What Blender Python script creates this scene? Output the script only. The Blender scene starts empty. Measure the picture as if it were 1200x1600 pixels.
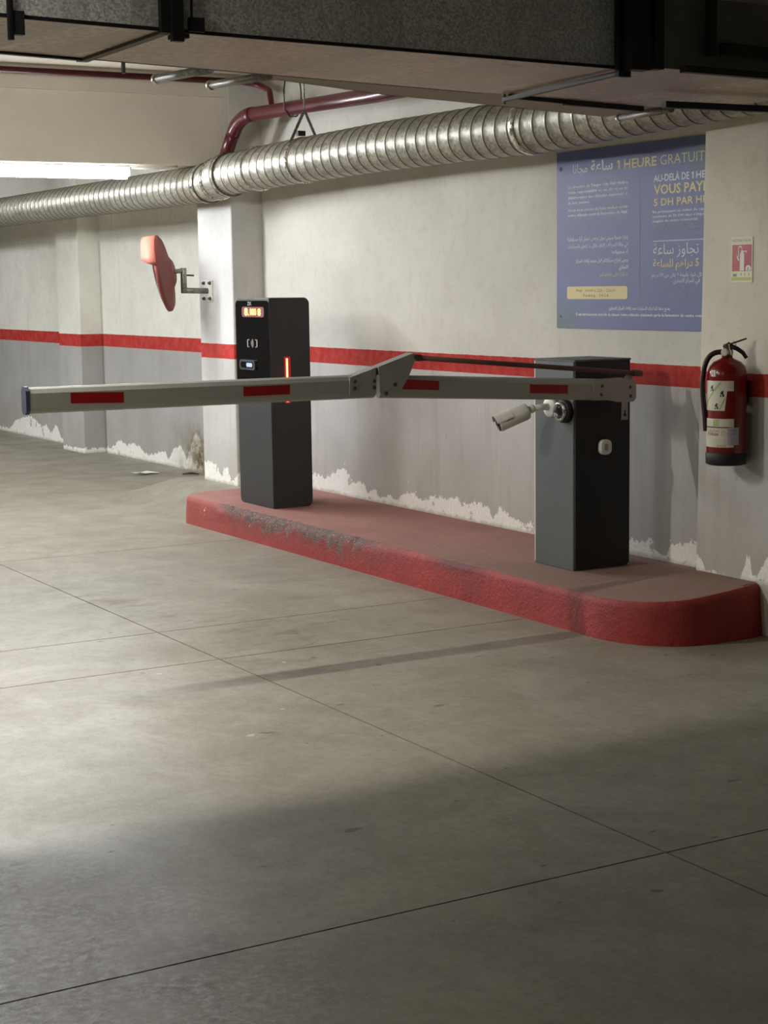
import bpy, bmesh, math, random
from mathutils import Vector, Matrix
random.seed(7)
S = bpy.context.scene
COL = S.collection

# ---------------------------------------------------------------- camera
YAW, PITCH, ROLL, FPX = -1.04572, 0.132587, 0.0141989, 2652.44
def _cam():
    s, c = math.sin, math.cos
    fw = Vector((s(YAW)*c(PITCH), c(YAW)*c(PITCH), -s(PITCH)))
    r0 = Vector((c(YAW), -s(YAW), 0)); d0 = fw.cross(r0)
    r = c(ROLL)*r0 + s(ROLL)*d0; d = -s(ROLL)*r0 + c(ROLL)*d0
    cd = bpy.data.cameras.new('camera'); co = bpy.data.objects.new('camera', cd)
    COL.objects.link(co)
    m = Matrix((r, -d, -fw)).transposed().to_4x4(); m.translation = (0, 0, 1.55)
    co.matrix_world = m
    cd.sensor_fit = 'HORIZONTAL'; cd.sensor_width = 36; cd.lens = FPX/1200*36
    cd.clip_end = 200
    S.camera = co
_cam()

# ---------------------------------------------------------------- world, exposure, lamp levels
W = bpy.data.worlds.new('world'); S.world = W; W.use_nodes = True
W.node_tree.nodes['Background'].inputs[0].default_value = (1.0, 0.93, 0.82, 1)
W.node_tree.nodes['Background'].inputs[1].default_value = 0.10
S.view_settings.view_transform = 'Standard'; S.view_settings.look = 'None'
S.view_settings.gamma = 1.0; S.view_settings.use_curve_mapping = False
S.view_settings.exposure = -0.47
try:
    S.cycles.use_denoising = True
    S.cycles.sample_clamp_indirect = 6.0
    S.cycles.max_bounces = 8
except Exception:
    pass
LAMP_BEAM = 250.0      # batten on the far beam (in view)
LAMP_LANE = 1380.0      # batten over the lane, left of the frame
LAMP_FAR = 950.0       # added unseen batten beyond the far beam, lifts the left wall
LAMP_NEAR = 82.0      # batten left of the camera

# ---------------------------------------------------------------- helpers
def lin(v):
    v /= 255.0
    return v/12.92 if v <= 0.04045 else ((v+0.055)/1.055)**2.4
def rgb(r, g, b): return (lin(r), lin(g), lin(b), 1)

class NT:
    def __init__(s, name):
        s.m = bpy.data.materials.new(name); s.m.use_nodes = True
        s.t = s.m.node_tree; s.b = s.t.nodes['Principled BSDF']
    def n(s, kind, **kw):
        nd = s.t.nodes.new(kind)
        for k, v in kw.items():
            if k.startswith('i_'):
                key = k[2:]
                key = int(key) if key.isdigit() else key.replace('_', ' ')
                if isinstance(v, bpy.types.NodeSocket): s.t.links.new(v, nd.inputs[key])
                else: nd.inputs[key].default_value = v
            else: setattr(nd, k, v)
        return nd
    def link(s, a, b): s.t.links.new(a, b)
    def math(s, op, a, b=None, c=None, clamp=False):
        nd = s.t.nodes.new('ShaderNodeMath'); nd.operation = op; nd.use_clamp = clamp
        for i, v in enumerate((a, b, c)):
            if v is None: continue
            if isinstance(v, bpy.types.NodeSocket): s.t.links.new(v, nd.inputs[i])
            else: nd.inputs[i].default_value = v
        return nd.outputs[0]
    def mix(s, f, a, b, blend='MIX'):
        nd = s.t.nodes.new('ShaderNodeMix'); nd.data_type = 'RGBA'; nd.blend_type = blend
        for i, v in ((0, f), (6, a), (7, b)):
            if isinstance(v, bpy.types.NodeSocket): s.t.links.new(v, nd.inputs[i])
            else: nd.inputs[i].default_value = v
        return nd.outputs[2]
    def noise(s, vec, scale, detail=4, rough=0.6, dist=0.0, out=0):
        nd = s.t.nodes.new('ShaderNodeTexNoise')
        nd.inputs['Scale'].default_value = scale; nd.inputs['Detail'].default_value = detail
        nd.inputs['Roughness'].default_value = rough; nd.inputs['Distortion'].default_value = dist
        if vec is not None: s.t.links.new(vec, nd.inputs['Vector'])
        return nd.outputs[out]
    def ramp(s, f, pts):
        nd = s.t.nodes.new('ShaderNodeValToRGB'); e = nd.color_ramp.elements
        while len(e) < len(pts): e.new(0.5)
        for el, (p, c) in zip(e, pts):
            el.position = p; el.color = c if len(c) == 4 else (*c, 1)
        s.t.links.new(f, nd.inputs[0]); return nd.outputs[0]
    def range(s, v, a, b, c=0.0, d=1.0):
        nd = s.t.nodes.new('ShaderNodeMapRange'); nd.clamp = True
        s.t.links.new(v, nd.inputs[0])
        for i, x in enumerate((a, b, c, d)): nd.inputs[i+1].default_value = x
        return nd.outputs[0]
    def pos(s):
        g = s.t.nodes.new('ShaderNodeNewGeometry'); return g.outputs['Position']
    def scaled(s, vec, sc):
        nd = s.t.nodes.new('ShaderNodeMapping'); nd.inputs['Scale'].default_value = sc
        s.t.links.new(vec, nd.inputs['Vector']); return nd.outputs[0]
    def sep(s, vec):
        nd = s.t.nodes.new('ShaderNodeSeparateXYZ'); s.t.links.new(vec, nd.inputs[0]); return nd.outputs
    def col(s, v):
        if isinstance(v, bpy.types.NodeSocket): s.t.links.new(v, s.b.inputs['Base Color'])
        else: s.b.inputs['Base Color'].default_value = v
        return s
    def set(s, **kw):
        for k, v in kw.items():
            key = k.replace('_', ' ')
            if isinstance(v, bpy.types.NodeSocket): s.t.links.new(v, s.b.inputs[key])
            else: s.b.inputs[key].default_value = v
        return s
    def bump(s, h, strength=0.3, dist=0.01):
        nd = s.t.nodes.new('ShaderNodeBump'); nd.inputs['Strength'].default_value = strength
        nd.inputs['Distance'].default_value = dist
        s.t.links.new(h, nd.inputs['Height']); s.t.links.new(nd.outputs[0], s.b.inputs['Normal']); return s

def simple(name, c, rough=0.5, metal=0.0, var=0.12, scale=30.0, spec=0.5):
    t = NT(name); p = t.pos()
    f = t.noise(p, scale, 3)
    dark = tuple(x*(1-var) for x in c[:3])+(1,); lite = tuple(min(1, x*(1+var)) for x in c[:3])+(1,)
    t.col(t.mix(f, dark, lite)).set(Roughness=rough, Metallic=metal)
    t.b.inputs['Specular IOR Level'].default_value = spec
    return t.m
def emit(name, c, strength):
    t = NT(name); t.col((0.02, 0.02, 0.02, 1))
    t.set(Emission_Color=c, Emission_Strength=strength); return t.m

class MB:
    def __init__(s): s.v = []; s.f = []; s.mi = []; s.sm = []
    def add(s, vs, fs, mi=0, smooth=False):
        o = len(s.v); s.v += [tuple(p) for p in vs]
        for f in fs: s.f.append(tuple(i+o for i in f)); s.mi.append(mi); s.sm.append(smooth)
        return s
    def box(s, a, b, mi=0):
        x0, y0, z0 = a; x1, y1, z1 = b
        v = [(x0,y0,z0),(x1,y0,z0),(x1,y1,z0),(x0,y1,z0),(x0,y0,z1),(x1,y0,z1),(x1,y1,z1),(x0,y1,z1)]
        return s.add(v, [(0,3,2,1),(4,5,6,7),(0,1,5,4),(1,2,6,5),(2,3,7,6),(3,0,4,7)], mi)
    def bar(s, p, q, w, h, up=(0,0,1), mi=0):
        p, q = Vector(p), Vector(q); d = (q-p).normalized(); u = Vector(up)
        a = d.cross(u).normalized()*w/2; b = a.cross(d).normalized()*h/2
        v = [p-a-b, p+a-b, p+a+b, p-a+b, q-a-b, q+a-b, q+a+b, q-a+b]
        return s.add(v, [(0,1,2,3),(7,6,5,4),(0,4,5,1),(1,5,6,2),(2,6,7,3),(3,7,4,0)], mi)
    def prism(s, poly, vec, mi=0):
        """poly: list of 3D points (planar), extruded by vec"""
        n = len(poly); vec = Vector(vec)
        v = [Vector(p) for p in poly] + [Vector(p)+vec for p in poly]
        fs = [tuple(range(n-1, -1, -1)), tuple(range(n, 2*n))]
        fs += [(i, (i+1) % n, n+(i+1) % n, n+i) for i in range(n)]
        return s.add(v, fs, mi)
    def tube(s, pts, r, seg=12, mi=0, caps=True, smooth=True):
        pts = [Vector(p) for p in pts]; n = len(pts)
        rr = r if isinstance(r, (list, tuple)) else [r]*n
        o = len(s.v); prev = None
        for i, p in enumerate(pts):
            d = (pts[min(i+1, n-1)]-pts[max(i-1, 0)]).normalized()
            if prev is None:
                a = d.cross(Vector((0,0,1)) if abs(d.z) < 0.9 else Vector((1,0,0))).normalized()
            else:
                a = (prev - d*prev.dot(d)).normalized()
            prev = a; b = d.cross(a)
            for k in range(seg):
                t = 2*math.pi*k/seg
                s.v.append(tuple(p+(a*math.cos(t)+b*math.sin(t))*rr[i]))
        for i in range(n-1):
            for k in range(seg):
                s.f.append((o+i*seg+k, o+i*seg+(k+1) % seg, o+(i+1)*seg+(k+1) % seg, o+(i+1)*seg+k)); s.mi.append(mi); s.sm.append(smooth)
        if caps:
            s.f.append(tuple(o+k for k in range(seg-1, -1, -1))); s.mi.append(mi); s.sm.append(False)
            s.f.append(tuple(o+(n-1)*seg+k for k in range(seg))); s.mi.append(mi); s.sm.append(False)
        return s
    def lathe(s, c, axis, prof, seg=32, mi=0, smooth=True):
        """prof: (r, h) along axis from c"""
        ax = Vector(axis).normalized(); a = ax.orthogonal().normalized(); b = ax.cross(a); c = Vector(c)
        o = len(s.v); n = len(prof)
        for r, h in prof:
            for k in range(seg):
                t = 2*math.pi*k/seg; s.v.append(tuple(c+ax*h+(a*math.cos(t)+b*math.sin(t))*max(r, 1e-5)))
        for i in range(n-1):
            for k in range(seg):
                s.f.append((o+i*seg+k, o+i*seg+(k+1) % seg, o+(i+1)*seg+(k+1) % seg, o+(i+1)*seg+k)); s.mi.append(mi); s.sm.append(smooth)
        s.f.append(tuple(o+k for k in range(seg-1, -1, -1))); s.mi.append(mi); s.sm.append(False)
        s.f.append(tuple(o+(n-1)*seg+k for k in range(seg))); s.mi.append(mi); s.sm.append(False)
        return s
    def build(s, name, mats, parent=None, bevel=0.0, bseg=2, weld=False):
        me = bpy.data.meshes.new(name); me.from_pydata(s.v, [], s.f); me.update()
        if not isinstance(mats, (list, tuple)): mats = [mats]
        for m in mats: me.materials.append(m)
        for p, mi, sm in zip(me.polygons, s.mi, s.sm): p.material_index = mi; p.use_smooth = sm
        bm = bmesh.new(); bm.from_mesh(me)
        if weld: bmesh.ops.remove_doubles(bm, verts=bm.verts, dist=1e-5)
        bmesh.ops.recalc_face_normals(bm, faces=bm.faces)
        if bevel > 0:
            es = [e for e in bm.edges if len(e.link_faces) == 2 and e.calc_face_angle(0) > 0.6]
            bmesh.ops.bevel(bm, geom=es, offset=bevel, segments=bseg, profile=0.5, affect='EDGES', clamp_overlap=True)
        bm.to_mesh(me); bm.free()
        o = bpy.data.objects.new(name, me); COL.objects.link(o)
        # origin at the centre of the piece's base
        if len(me.vertices):
            xs = [v.co.x for v in me.vertices]; ys = [v.co.y for v in me.vertices]; zs = [v.co.z for v in me.vertices]
            c = Vector(((min(xs)+max(xs))/2, (min(ys)+max(ys))/2, min(zs)))
            me.transform(Matrix.Translation(-c)); o.location = c
        if parent is not None:
            o.parent = parent; pl = parent.location.copy(); q = parent.parent
            while q is not None: pl += q.location; q = q.parent
            o.location -= pl
        return o

def tag(o, label=None, cat=None, group=None, kind=None):
    if label: o['label'] = label
    if cat: o['category'] = cat
    if group: o['group'] = group
    if kind: o['kind'] = kind
    return o
def thing(name, loc, label, cat, group=None, kind=None):
    o = bpy.data.objects.new(name, None); COL.objects.link(o); o.location = loc
    o.empty_display_size = 0.1
    return tag(o, label, cat, group, kind)

# ---- lettering (flat print): 2-D glyph outlines from the built-in font, laid on a surface
AR = {'ا':('FE8D','FE8E',None,None),'أ':('FE83','FE84',None,None),'إ':('FE87','FE88',None,None),'آ':('FE81','FE82',None,None),
 'ب':('FE8F','FE90','FE91','FE92'),'ة':('FE93','FE94',None,None),'ت':('FE95','FE96','FE97','FE98'),'ث':('FE99','FE9A','FE9B','FE9C'),
 'ج':('FE9D','FE9E','FE9F','FEA0'),'ح':('FEA1','FEA2','FEA3','FEA4'),'خ':('FEA5','FEA6','FEA7','FEA8'),'د':('FEA9','FEAA',None,None),
 'ذ':('FEAB','FEAC',None,None),'ر':('FEAD','FEAE',None,None),'ز':('FEAF','FEB0',None,None),'س':('FEB1','FEB2','FEB3','FEB4'),
 'ش':('FEB5','FEB6','FEB7','FEB8'),'ص':('FEB9','FEBA','FEBB','FEBC'),'ض':('FEBD','FEBE','FEBF','FEC0'),'ط':('FEC1','FEC2','FEC3','FEC4'),
 'ظ':('FEC5','FEC6','FEC7','FEC8'),'ع':('FEC9','FECA','FECB','FECC'),'غ':('FECD','FECE','FECF','FED0'),'ف':('FED1','FED2','FED3','FED4'),
 'ق':('FED5','FED6','FED7','FED8'),'ك':('FED9','FEDA','FEDB','FEDC'),'ل':('FEDD','FEDE','FEDF','FEE0'),'م':('FEE1','FEE2','FEE3','FEE4'),
 'ن':('FEE5','FEE6','FEE7','FEE8'),'ه':('FEE9','FEEA','FEEB','FEEC'),'و':('FEED','FEEE',None,None),'ؤ':('FE85','FE86',None,None),
 'ى':('FEEF','FEF0',None,None),'ي':('FEF1','FEF2','FEF3','FEF4'),'ئ':('FE89','FE8A','FE8B','FE8C'),'ء':('FE80',None,None,None),
 'لا':('FEFB','FEFC',None,None)}
def arabic(t):
    toks = []; i = 0
    while i < len(t):
        if t[i:i+2] == 'لا': toks.append('لا'); i += 2
        else: toks.append(t[i]); i += 1
    out = []
    for k, c in enumerate(toks):
        if c not in AR: out.append(c); continue
        f = AR[c]
        pv = toks[k-1] if k else None; nx = toks[k+1] if k+1 < len(toks) else None
        jp = pv in AR and AR[pv][2] is not None and f[1] is not None
        jn = nx in AR and AR[nx][1] is not None and f[2] is not None
        code = f[3] if jp and jn else f[1] if jp else f[2] if jn else f[0]
        out.append(chr(int(code, 16)))
    # visual order, digits kept left to right
    res = []; j = len(out)-1
    while j >= 0:
        if out[j].isdigit():
            e = j
            while j > 0 and out[j-1].isdigit(): j -= 1
            res += out[j:e+1]; j -= 1
        else: res.append(out[j]); j -= 1
    return ''.join(res)
_tc = {}
def glyphs(body, bold=0.0, res=2):
    key = (body, bold, res)
    if key in _tc: return _tc[key]
    c = bpy.data.curves.new('t', 'FONT'); c.body = body; c.resolution_u = res; c.offset = bold
    o = bpy.data.objects.new('t', c); COL.objects.link(o)
    bpy.context.view_layer.update()
    me = bpy.data.meshes.new_from_object(o.evaluated_get(bpy.context.evaluated_depsgraph_get()))
    vs = [(v.co.x, v.co.y) for v in me.vertices]; fs = [tuple(p.vertices) for p in me.polygons]
    bpy.data.objects.remove(o); bpy.data.curves.remove(c); bpy.data.meshes.remove(me)
    _tc[key] = (vs, fs); return vs, fs
def lay(mb, body, u0, v0, size, fn, width=None, align='L', bold=0.0, u1=None, mi=0, res=2):
    """size: cap height; width: fit to this width; fn maps (u, v) to 3-D"""
    vs, fs = glyphs(body, bold, res)
    if not vs: return
    x0 = min(v[0] for v in vs); x1 = max(v[0] for v in vs)
    s = size/0.70; sx = s if width is None else width/(x1-x0)
    w = (x1-x0)*sx
    uo = u0 if align == 'L' else u0-w if align == 'R' else u0-w/2
    mb.add([fn(uo+(x-x0)*sx, v0+y*s) for x, y in vs], fs, mi)

# ---------------------------------------------------------------- materials
def wall_mat(name, s0, s1, zb, x0, x1, prof, hmax=0.5, axis=0, stain=None, cream=(214, 211, 202), gk=1.0):
    t = NT(name); p = t.pos(); xyz = t.sep(p)
    z = xyz[2]; u = xyz[axis]
    n1 = t.noise(p, 2.2, 6, 0.62); n2 = t.noise(p, 14, 5, 0.7); n3 = t.noise(p, 60, 3, 0.6)
    streak = t.noise(t.scaled(p, (7, 7, 0.5)), 1.6, 5, 0.65)
    c = rgb(*cream)
    top = t.mix(t.range(n1, 0.35, 0.7), tuple(x*0.9 for x in c[:3])+(1,), tuple(min(1, x*1.03) for x in c[:3])+(1,))
    top = t.mix(t.range(n2, 0.52, 0.8, 0, 0.35), top, rgb(176, 168, 148))
    top = t.mix(t.range(streak, 0.6, 0.8, 0, 0.35), top, rgb(170, 162, 140))
    red = t.mix(t.range(n2, 0.4, 0.75), rgb(168, 46, 42), rgb(190, 78, 68))
    grey = t.mix(t.range(n1, 0.3, 0.7), rgb(180*gk, 178*gk, 174*gk), rgb(198*gk, 196*gk, 192*gk))
    grey = t.mix(t.range(streak, 0.5, 0.75, 0, 0.45), grey, rgb(156, 152, 142))
    grey = t.mix(t.range(t.noise(t.scaled(p, (30, 30, 5)), 1.0, 4, 0.7), 0.64, 0.72, 0, 0.35), grey, rgb(128, 125, 118))
    low = t.range(t.math('ADD', z, t.math('MULTIPLY', n1, 0.3)), zb+0.65, zb+0.2, 0, 0.45)
    grey = t.mix(low, grey, rgb(164, 157, 142))
    zw = t.math('ADD', z, t.math('MULTIPLY', t.math('SUBTRACT', n2, 0.5), 0.008))
    is_top = t.math('GREATER_THAN', zw, s1); is_red = t.math('GREATER_THAN', zw, s0)
    c0 = t.mix(is_red, grey, red); c0 = t.mix(is_top, c0, top)
    # peeling plaster near the base, profile along the wall
    fc = t.t.nodes.new('ShaderNodeFloatCurve'); cv = fc.mapping.curves[0]
    pts = [((X-x0)/(x1-x0), max(0, h)/hmax) for X, h in prof]
    pts = [(0.0, pts[0][1])] + pts + [(1.0, pts[-1][1])] if pts[0][0] > 0.001 else pts
    while len(cv.points) < len(pts): cv.points.new(0.5, 0.5)
    for q, (a, b) in zip(cv.points, pts): q.location = (a, b); q.handle_type = 'VECTOR'
    fc.mapping.update()
    t.link(t.range(u, x0, x1), fc.inputs['Value'])
    h = t.math('MULTIPLY', fc.outputs[0], hmax)
    jag = t.noise(t.scaled(p, (1, 1, 0.8)), 26, 6, 0.75)
    h = t.math('ADD', h, t.math('MULTIPLY', t.math('SUBTRACT', jag, 0.5), 0.13))
    m = t.math('LESS_THAN', z, t.math('ADD', h, zb+0.004))
    holes = t.range(t.noise(p, 11, 5, 0.7), 0.61, 0.63)
    m = t.math('MULTIPLY', m, t.math('SUBTRACT', 1.0, t.math('MULTIPLY', holes, 0.85)))
    specks = t.math('MULTIPLY', t.range(t.noise(p, 19, 2, 0.5), 0.755, 0.765), t.range(z, zb+0.3, zb+0.2))
    m = t.math('MAXIMUM', m, specks)
    plaster = t.mix(t.range(n3, 0.3, 0.7), rgb(228, 225, 215), rgb(244, 242, 234))
    plaster = t.mix(t.range(t.math('ADD', z, t.math('MULTIPLY', n2, 0.06)), zb+0.055, zb+0.03, 0, 0.75), plaster, rgb(168, 161, 144))
    c1 = t.mix(m, c0, plaster)
    if stain:
        sx0, sx1, sz, scol = stain
        d = t.math('MULTIPLY', t.range(u, sx0, sx1), t.range(t.math('ADD', z, t.math('MULTIPLY', n2, 0.35)), sz, sz-0.25))
        d = t.math('MULTIPLY', d, t.range(t.noise(p, 5, 5, 0.7), 0.3, 0.6))
        c1 = t.mix(d, c1, scol)
    t.col(c1).set(Roughness=0.85)
    t.b.inputs['Specular IOR Level'].default_value = 0.2
    hb = t.math('SUBTRACT', t.math('ADD', t.math('MULTIPLY', n2, 0.5), t.math('MULTIPLY', n3, 0.25)), t.math('MULTIPLY', m, 0.8))
    t.bump(hb, 0.35, 0.008)
    return t.m

PEEL_MAIN = [(-10.88,.10),(-10.29,.09),(-10.12,.113),(-10.03,.078),(-9.88,.142),(-9.80,.177),(-9.73,.169),(-9.60,.082),(-9.56,.114),(-9.48,.094),(-9.44,.045),(-9.34,.07),(-9.29,.03),(-9.15,.06),(-9.07,.03),(-8.99,.09),(-8.87,.10),(-8.83,.083),(-8.72,.068),(-8.67,.099),(-8.57,.109),(-8.50,.097),(-8.38,.128),(-8.31,.085),(-8.15,.114),(-8.03,.096),(-8.00,.03),(-7.95,.079),(-7.92,.123),(-7.88,.093),(-7.78,.062),(-7.67,.039),(-7.62,.062),(-7.57,.01),(-6.80,.05),(-6.68,.078),(-6.63,.060),(-6.59,.107),(-6.55,.044),(-6.47,.009),(-6.43,.096),(-6.37,.093),(-6.26,.121),(-5.9,.10)]
PEEL_LEFT = [(-26,.02),(-18.30,.038),(-18.11,.147),(-17.62,.215),(-17.45,.187),(-17.23,.126),(-17.09,.154),(-16.96,.07),(-16.78,.191),(-16.66,.05),(-16.38,.02),(-15.30,.048),(-15.16,.075),(-15.02,.144),(-14.85,.107),(-14.67,.136),(-14.50,.105),(-14.38,.05),(-14.09,.09),(-13.94,.13),(-13.87,.05),(-13.72,.17),(-13.57,.19),(-13.46,.08),(-13.29,.3),(-13.18,.36),(-13.12,.05),(-11,.02)]
PEEL_PR = [(-5.96,.07),(-5.92,.049),(-5.89,.01),(-5.67,0),(-5.65,.03),(-5.62,.112),(-5.60,.10),(-5.585,.03),(-5.55,.03),(-5.52,.081),(-5.49,.128),(-5.36,.16)]
PEEL_PL = [(-11.45,.128),(-11.31,.136),(-11.23,.108),(-11.15,.05),(-11.11,.103),(-11.08,.116),(-11.04,.109),(-11.0,.03),(-10.95,.03),(-10.89,.09),(-10.7,.05)]
M_wall = wall_mat('painted_plaster_back', 1.0445, 1.1485, 0.18, -10.9, -5.9, PEEL_MAIN)
M_wall_left = wall_mat('painted_plaster_left', 1.017, 1.133, 0.0, -26, -11, PEEL_LEFT, stain=(-13.9, -13.2, 0.62, rgb(104, 88, 58)), cream=(226, 224, 214), gk=0.88)
M_pillar_r = wall_mat('painted_plaster_pillar_right', 1.046, 1.147, 0.225, -5.96, -5.36, PEEL_PR, cream=(232, 226, 210))
M_pillar_l = wall_mat('painted_plaster_pillar_left', 1.05, 1.154, 0.15, -11.45, -10.7, PEEL_PL, cream=(212, 211, 208))

def raw_plaster(name, c, v=0.12):
    t = NT(name); p = t.pos()
    n1 = t.noise(p, 1.7, 6, 0.65); n2 = t.noise(p, 22, 4, 0.6)
    a = tuple(x*(1-v) for x in c[:3])+(1,)
    k = t.mix(t.range(n1, 0.35, 0.7), a, c); k = t.mix(t.range(n2, 0.55, 0.8, 0, 0.3), k, a)
    t.col(k).set(Roughness=0.9); t.bump(n2, 0.25, 0.006); return t.m
M_ceil = raw_plaster('ceiling_plaster', rgb(176, 168, 152))
M_beam = raw_plaster('beam_plaster', rgb(232, 225, 212))

def floor_mat():
    t = NT('polished_concrete'); p = t.pos(); xyz = t.sep(p)
    n0 = t.noise(p, 0.55, 5, 0.6); n1 = t.noise(p, 2.6, 7, 0.68, 0.4); n2 = t.noise(p, 26, 5, 0.7); n3 = t.noise(p, 120, 3, 0.6)
    c = t.mix(t.range(n0, 0.3, 0.7), rgb(130, 125, 111), rgb(151, 146, 132))
    c = t.mix(t.range(n1, 0.42, 0.68, 0, 0.75), c, rgb(116, 110, 93))
    c = t.mix(t.range(n2, 0.45, 0.75, 0, 0.5), c, rgb(98, 93, 80))
    c = t.mix(t.range(n3, 0.5, 0.8, 0, 0.45), c, rgb(170, 166, 153))
    # tyre-dirt spots trailing along the joint
    def blob(x, y, rx, ry):
        a = t.math('DIVIDE', t.math('SUBTRACT', xyz[0], x), rx); b = t.math('DIVIDE', t.math('SUBTRACT', xyz[1], y), ry)
        return t.math('SUBTRACT', 1.0, t.math('ADD', t.math('MULTIPLY', a, a), t.math('MULTIPLY', b, b)), clamp=True)
    d = t.math('MULTIPLY', t.math('MAXIMUM', blob(-7.75, 3.0, 0.95, 0.32), blob(-6.6, 3.3, 1.0, 0.5)), t.range(t.noise(t.scaled(p, (1, 0.45, 1)), 7, 6, 0.72), 0.5, 0.64))
    c = t.mix(t.math('MULTIPLY', d, 0.85), c, rgb(92, 79, 54))
    sp = t.math('MULTIPLY', t.range(t.noise(t.scaled(p, (1.6, 0.8, 1)), 9, 2, 0.5), 0.715, 0.74), t.range(xyz[0], -9.5, -7.0))
    c = t.mix(t.math('MULTIPLY', sp, 0.8), c, rgb(70, 63, 48))
    # worn, scaled patch in the foreground
    wn = t.math('ADD', t.math('MULTIPLY', blob(-3.5, 0.9, 1.35, 0.95), 1.0), t.math('MULTIPLY', t.math('SUBTRACT', n1, 0.5), 0.9))
    wm = t.math('MULTIPLY', t.range(wn, 0.0, 0.95), t.range(t.noise(p, 4.5, 5, 0.65), 0.36, 0.6, 0.35, 1.0))
    wt = t.noise(t.scaled(p, (1.0, 0.8, 1)), 36, 9, 0.82, 0.25)
    worn = t.ramp(wt, [(0.38, rgb(46, 41, 34)), (0.46, rgb(104, 98, 88)), (0.55, rgb(158, 154, 147)), (0.66, rgb(206, 204, 199))])
    c = t.mix(t.math('MULTIPLY', wm, 0.85), c, worn)
    st = t.math('MULTIPLY', blob(-3.57, 1.5, 0.16, 0.17), t.range(n2, 0.3, 0.6))
    c = t.mix(t.math('MULTIPLY', st, 0.9), c, rgb(74, 66, 50))
    ch = t.range(t.noise(p, 7.5, 1, 0.4), 0.79, 0.8)
    c = t.mix(t.math('MULTIPLY', ch, 0.5), c, rgb(196, 192, 182))
    t.col(c)
    r = t.math('ADD', t.range(n1, 0.3, 0.7, 0.40, 0.56), t.math('MULTIPLY', wm, -0.06))
    t.set(Roughness=r); t.b.inputs['Specular IOR Level'].default_value = 0.45
    hb = t.math('ADD', t.math('MULTIPLY', n2, 0.25), t.math('MULTIPLY', t.math('MULTIPLY', wt, wm), 1.3))
    t.bump(hb, 0.35, 0.006)
    return t.m
M_floor = floor_mat()
M_joint = simple('joint_dirt', rgb(38, 34, 28), 0.9)

def kerb_mat():
    t = NT('kerb_red_paint'); p = t.pos(); xyz = t.sep(p)
    n1 = t.noise(p, 4, 5, 0.65); n2 = t.noise(p, 30, 6, 0.72); n3 = t.noise(p, 90, 3, 0.6)
    c = t.mix(t.range(n1, 0.3, 0.7), rgb(134, 28, 22), rgb(162, 40, 31))
    fade = t.range(xyz[0], -8.6, -9.9, 0, 0.5)
    c = t.mix(fade, c, rgb(150, 76, 68))
    c = t.mix(t.range(n2, 0.55, 0.8, 0, 0.4), c, rgb(112, 30, 26))
    # chipped upper edge, strongest by the ticket column
    big = t.noise(p, 7, 5, 0.7)
    zone = t.math('MULTIPLY', t.range(xyz[0], -10.1, -9.5), t.range(xyz[0], -7.5, -8.5))
    zone = t.math('ADD', t.math('MULTIPLY', zone, 0.95), 0.10)
    edge = t.range(t.math('ADD', t.math('ADD', xyz[2], t.math('MULTIPLY', t.math('SUBTRACT', n2, 0.5), 0.16)), t.math('MULTIPLY', t.math('SUBTRACT', big, 0.5), 0.30)), 0.06, 0.19)
    e2 = t.math('MULTIPLY', t.range(t.math('MULTIPLY', edge, zone), 0.30, 0.42), t.range(t.noise(p, 13, 4, 0.7), 0.36, 0.46))
    lowdirt = t.math('MULTIPLY', zone, t.range(t.math('ADD', xyz[2], t.math('MULTIPLY', big, 0.25)), 0.14, 0.30, 0, 0.85))
    c = t.mix(lowdirt, c, rgb(84, 52, 44))
    spot = t.math('MULTIPLY', t.math('MULTIPLY', t.range(xyz[0], -7.35, -7.15), t.range(xyz[0], -6.75, -6.95)), t.range(t.math('ADD', xyz[2], t.math('MULTIPLY', n2, 0.1)), 0.16, 0.22, 0, 0.8))
    c = t.mix(spot, c, rgb(74, 26, 24))
    conc = t.mix(t.range(n2, 0.38, 0.62), rgb(50, 31, 25), rgb(116, 82, 68))
    conc = t.mix(t.range(n3, 0.64, 0.67), conc, rgb(208, 190, 170))
    c = t.mix(e2, c, conc)
    chip = t.range(t.noise(p, 9, 3, 0.6), 0.73, 0.745)
    c = t.mix(chip, c, rgb(206, 192, 176))
    lend = t.math('MULTIPLY', t.range(xyz[0], -10.36, -10.48), t.range(t.noise(p, 14, 5, 0.7), 0.46, 0.52))
    c = t.mix(lend, c, rgb(206, 194, 176))
    t.col(c).set(Roughness=0.62)
    t.bump(t.math('ADD', t.math('ADD', t.math('MULTIPLY', n2, 0.7), t.math('MULTIPLY', n3, t.math('ADD', 0.15, e2))), t.math('MULTIPLY', e2, -0.7)), 0.75, 0.016)
    return t.m
def kerb_top_mat():
    t = NT('island_top_faded_red'); p = t.pos(); xyz = t.sep(p)
    n1 = t.noise(p, 3, 6, 0.65); n2 = t.noise(p, 24, 6, 0.7); n3 = t.noise(t.scaled(p, (1, 3, 1)), 4, 6, 0.7)
    c = t.mix(t.range(n1, 0.3, 0.7), rgb(138, 92, 84), rgb(160, 112, 102))
    c = t.mix(t.range(n3, 0.52, 0.75, 0, 0.6), c, rgb(128, 96, 84))
    c = t.mix(t.range(n2, 0.5, 0.8, 0, 0.45), c, rgb(110, 80, 70))
    c = t.mix(t.math('MULTIPLY', t.range(xyz[0], -7.8, -6.6), 0.75), c, t.mix(n2, rgb(118, 96, 84), rgb(142, 118, 104)))
    t.col(c).set(Roughness=0.75); t.bump(t.math('ADD', n2, t.math('MULTIPLY', n1, 0.5)), 0.5, 0.012)
    return t.m
M_kerb, M_kerbtop = kerb_mat(), kerb_top_mat()

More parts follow.
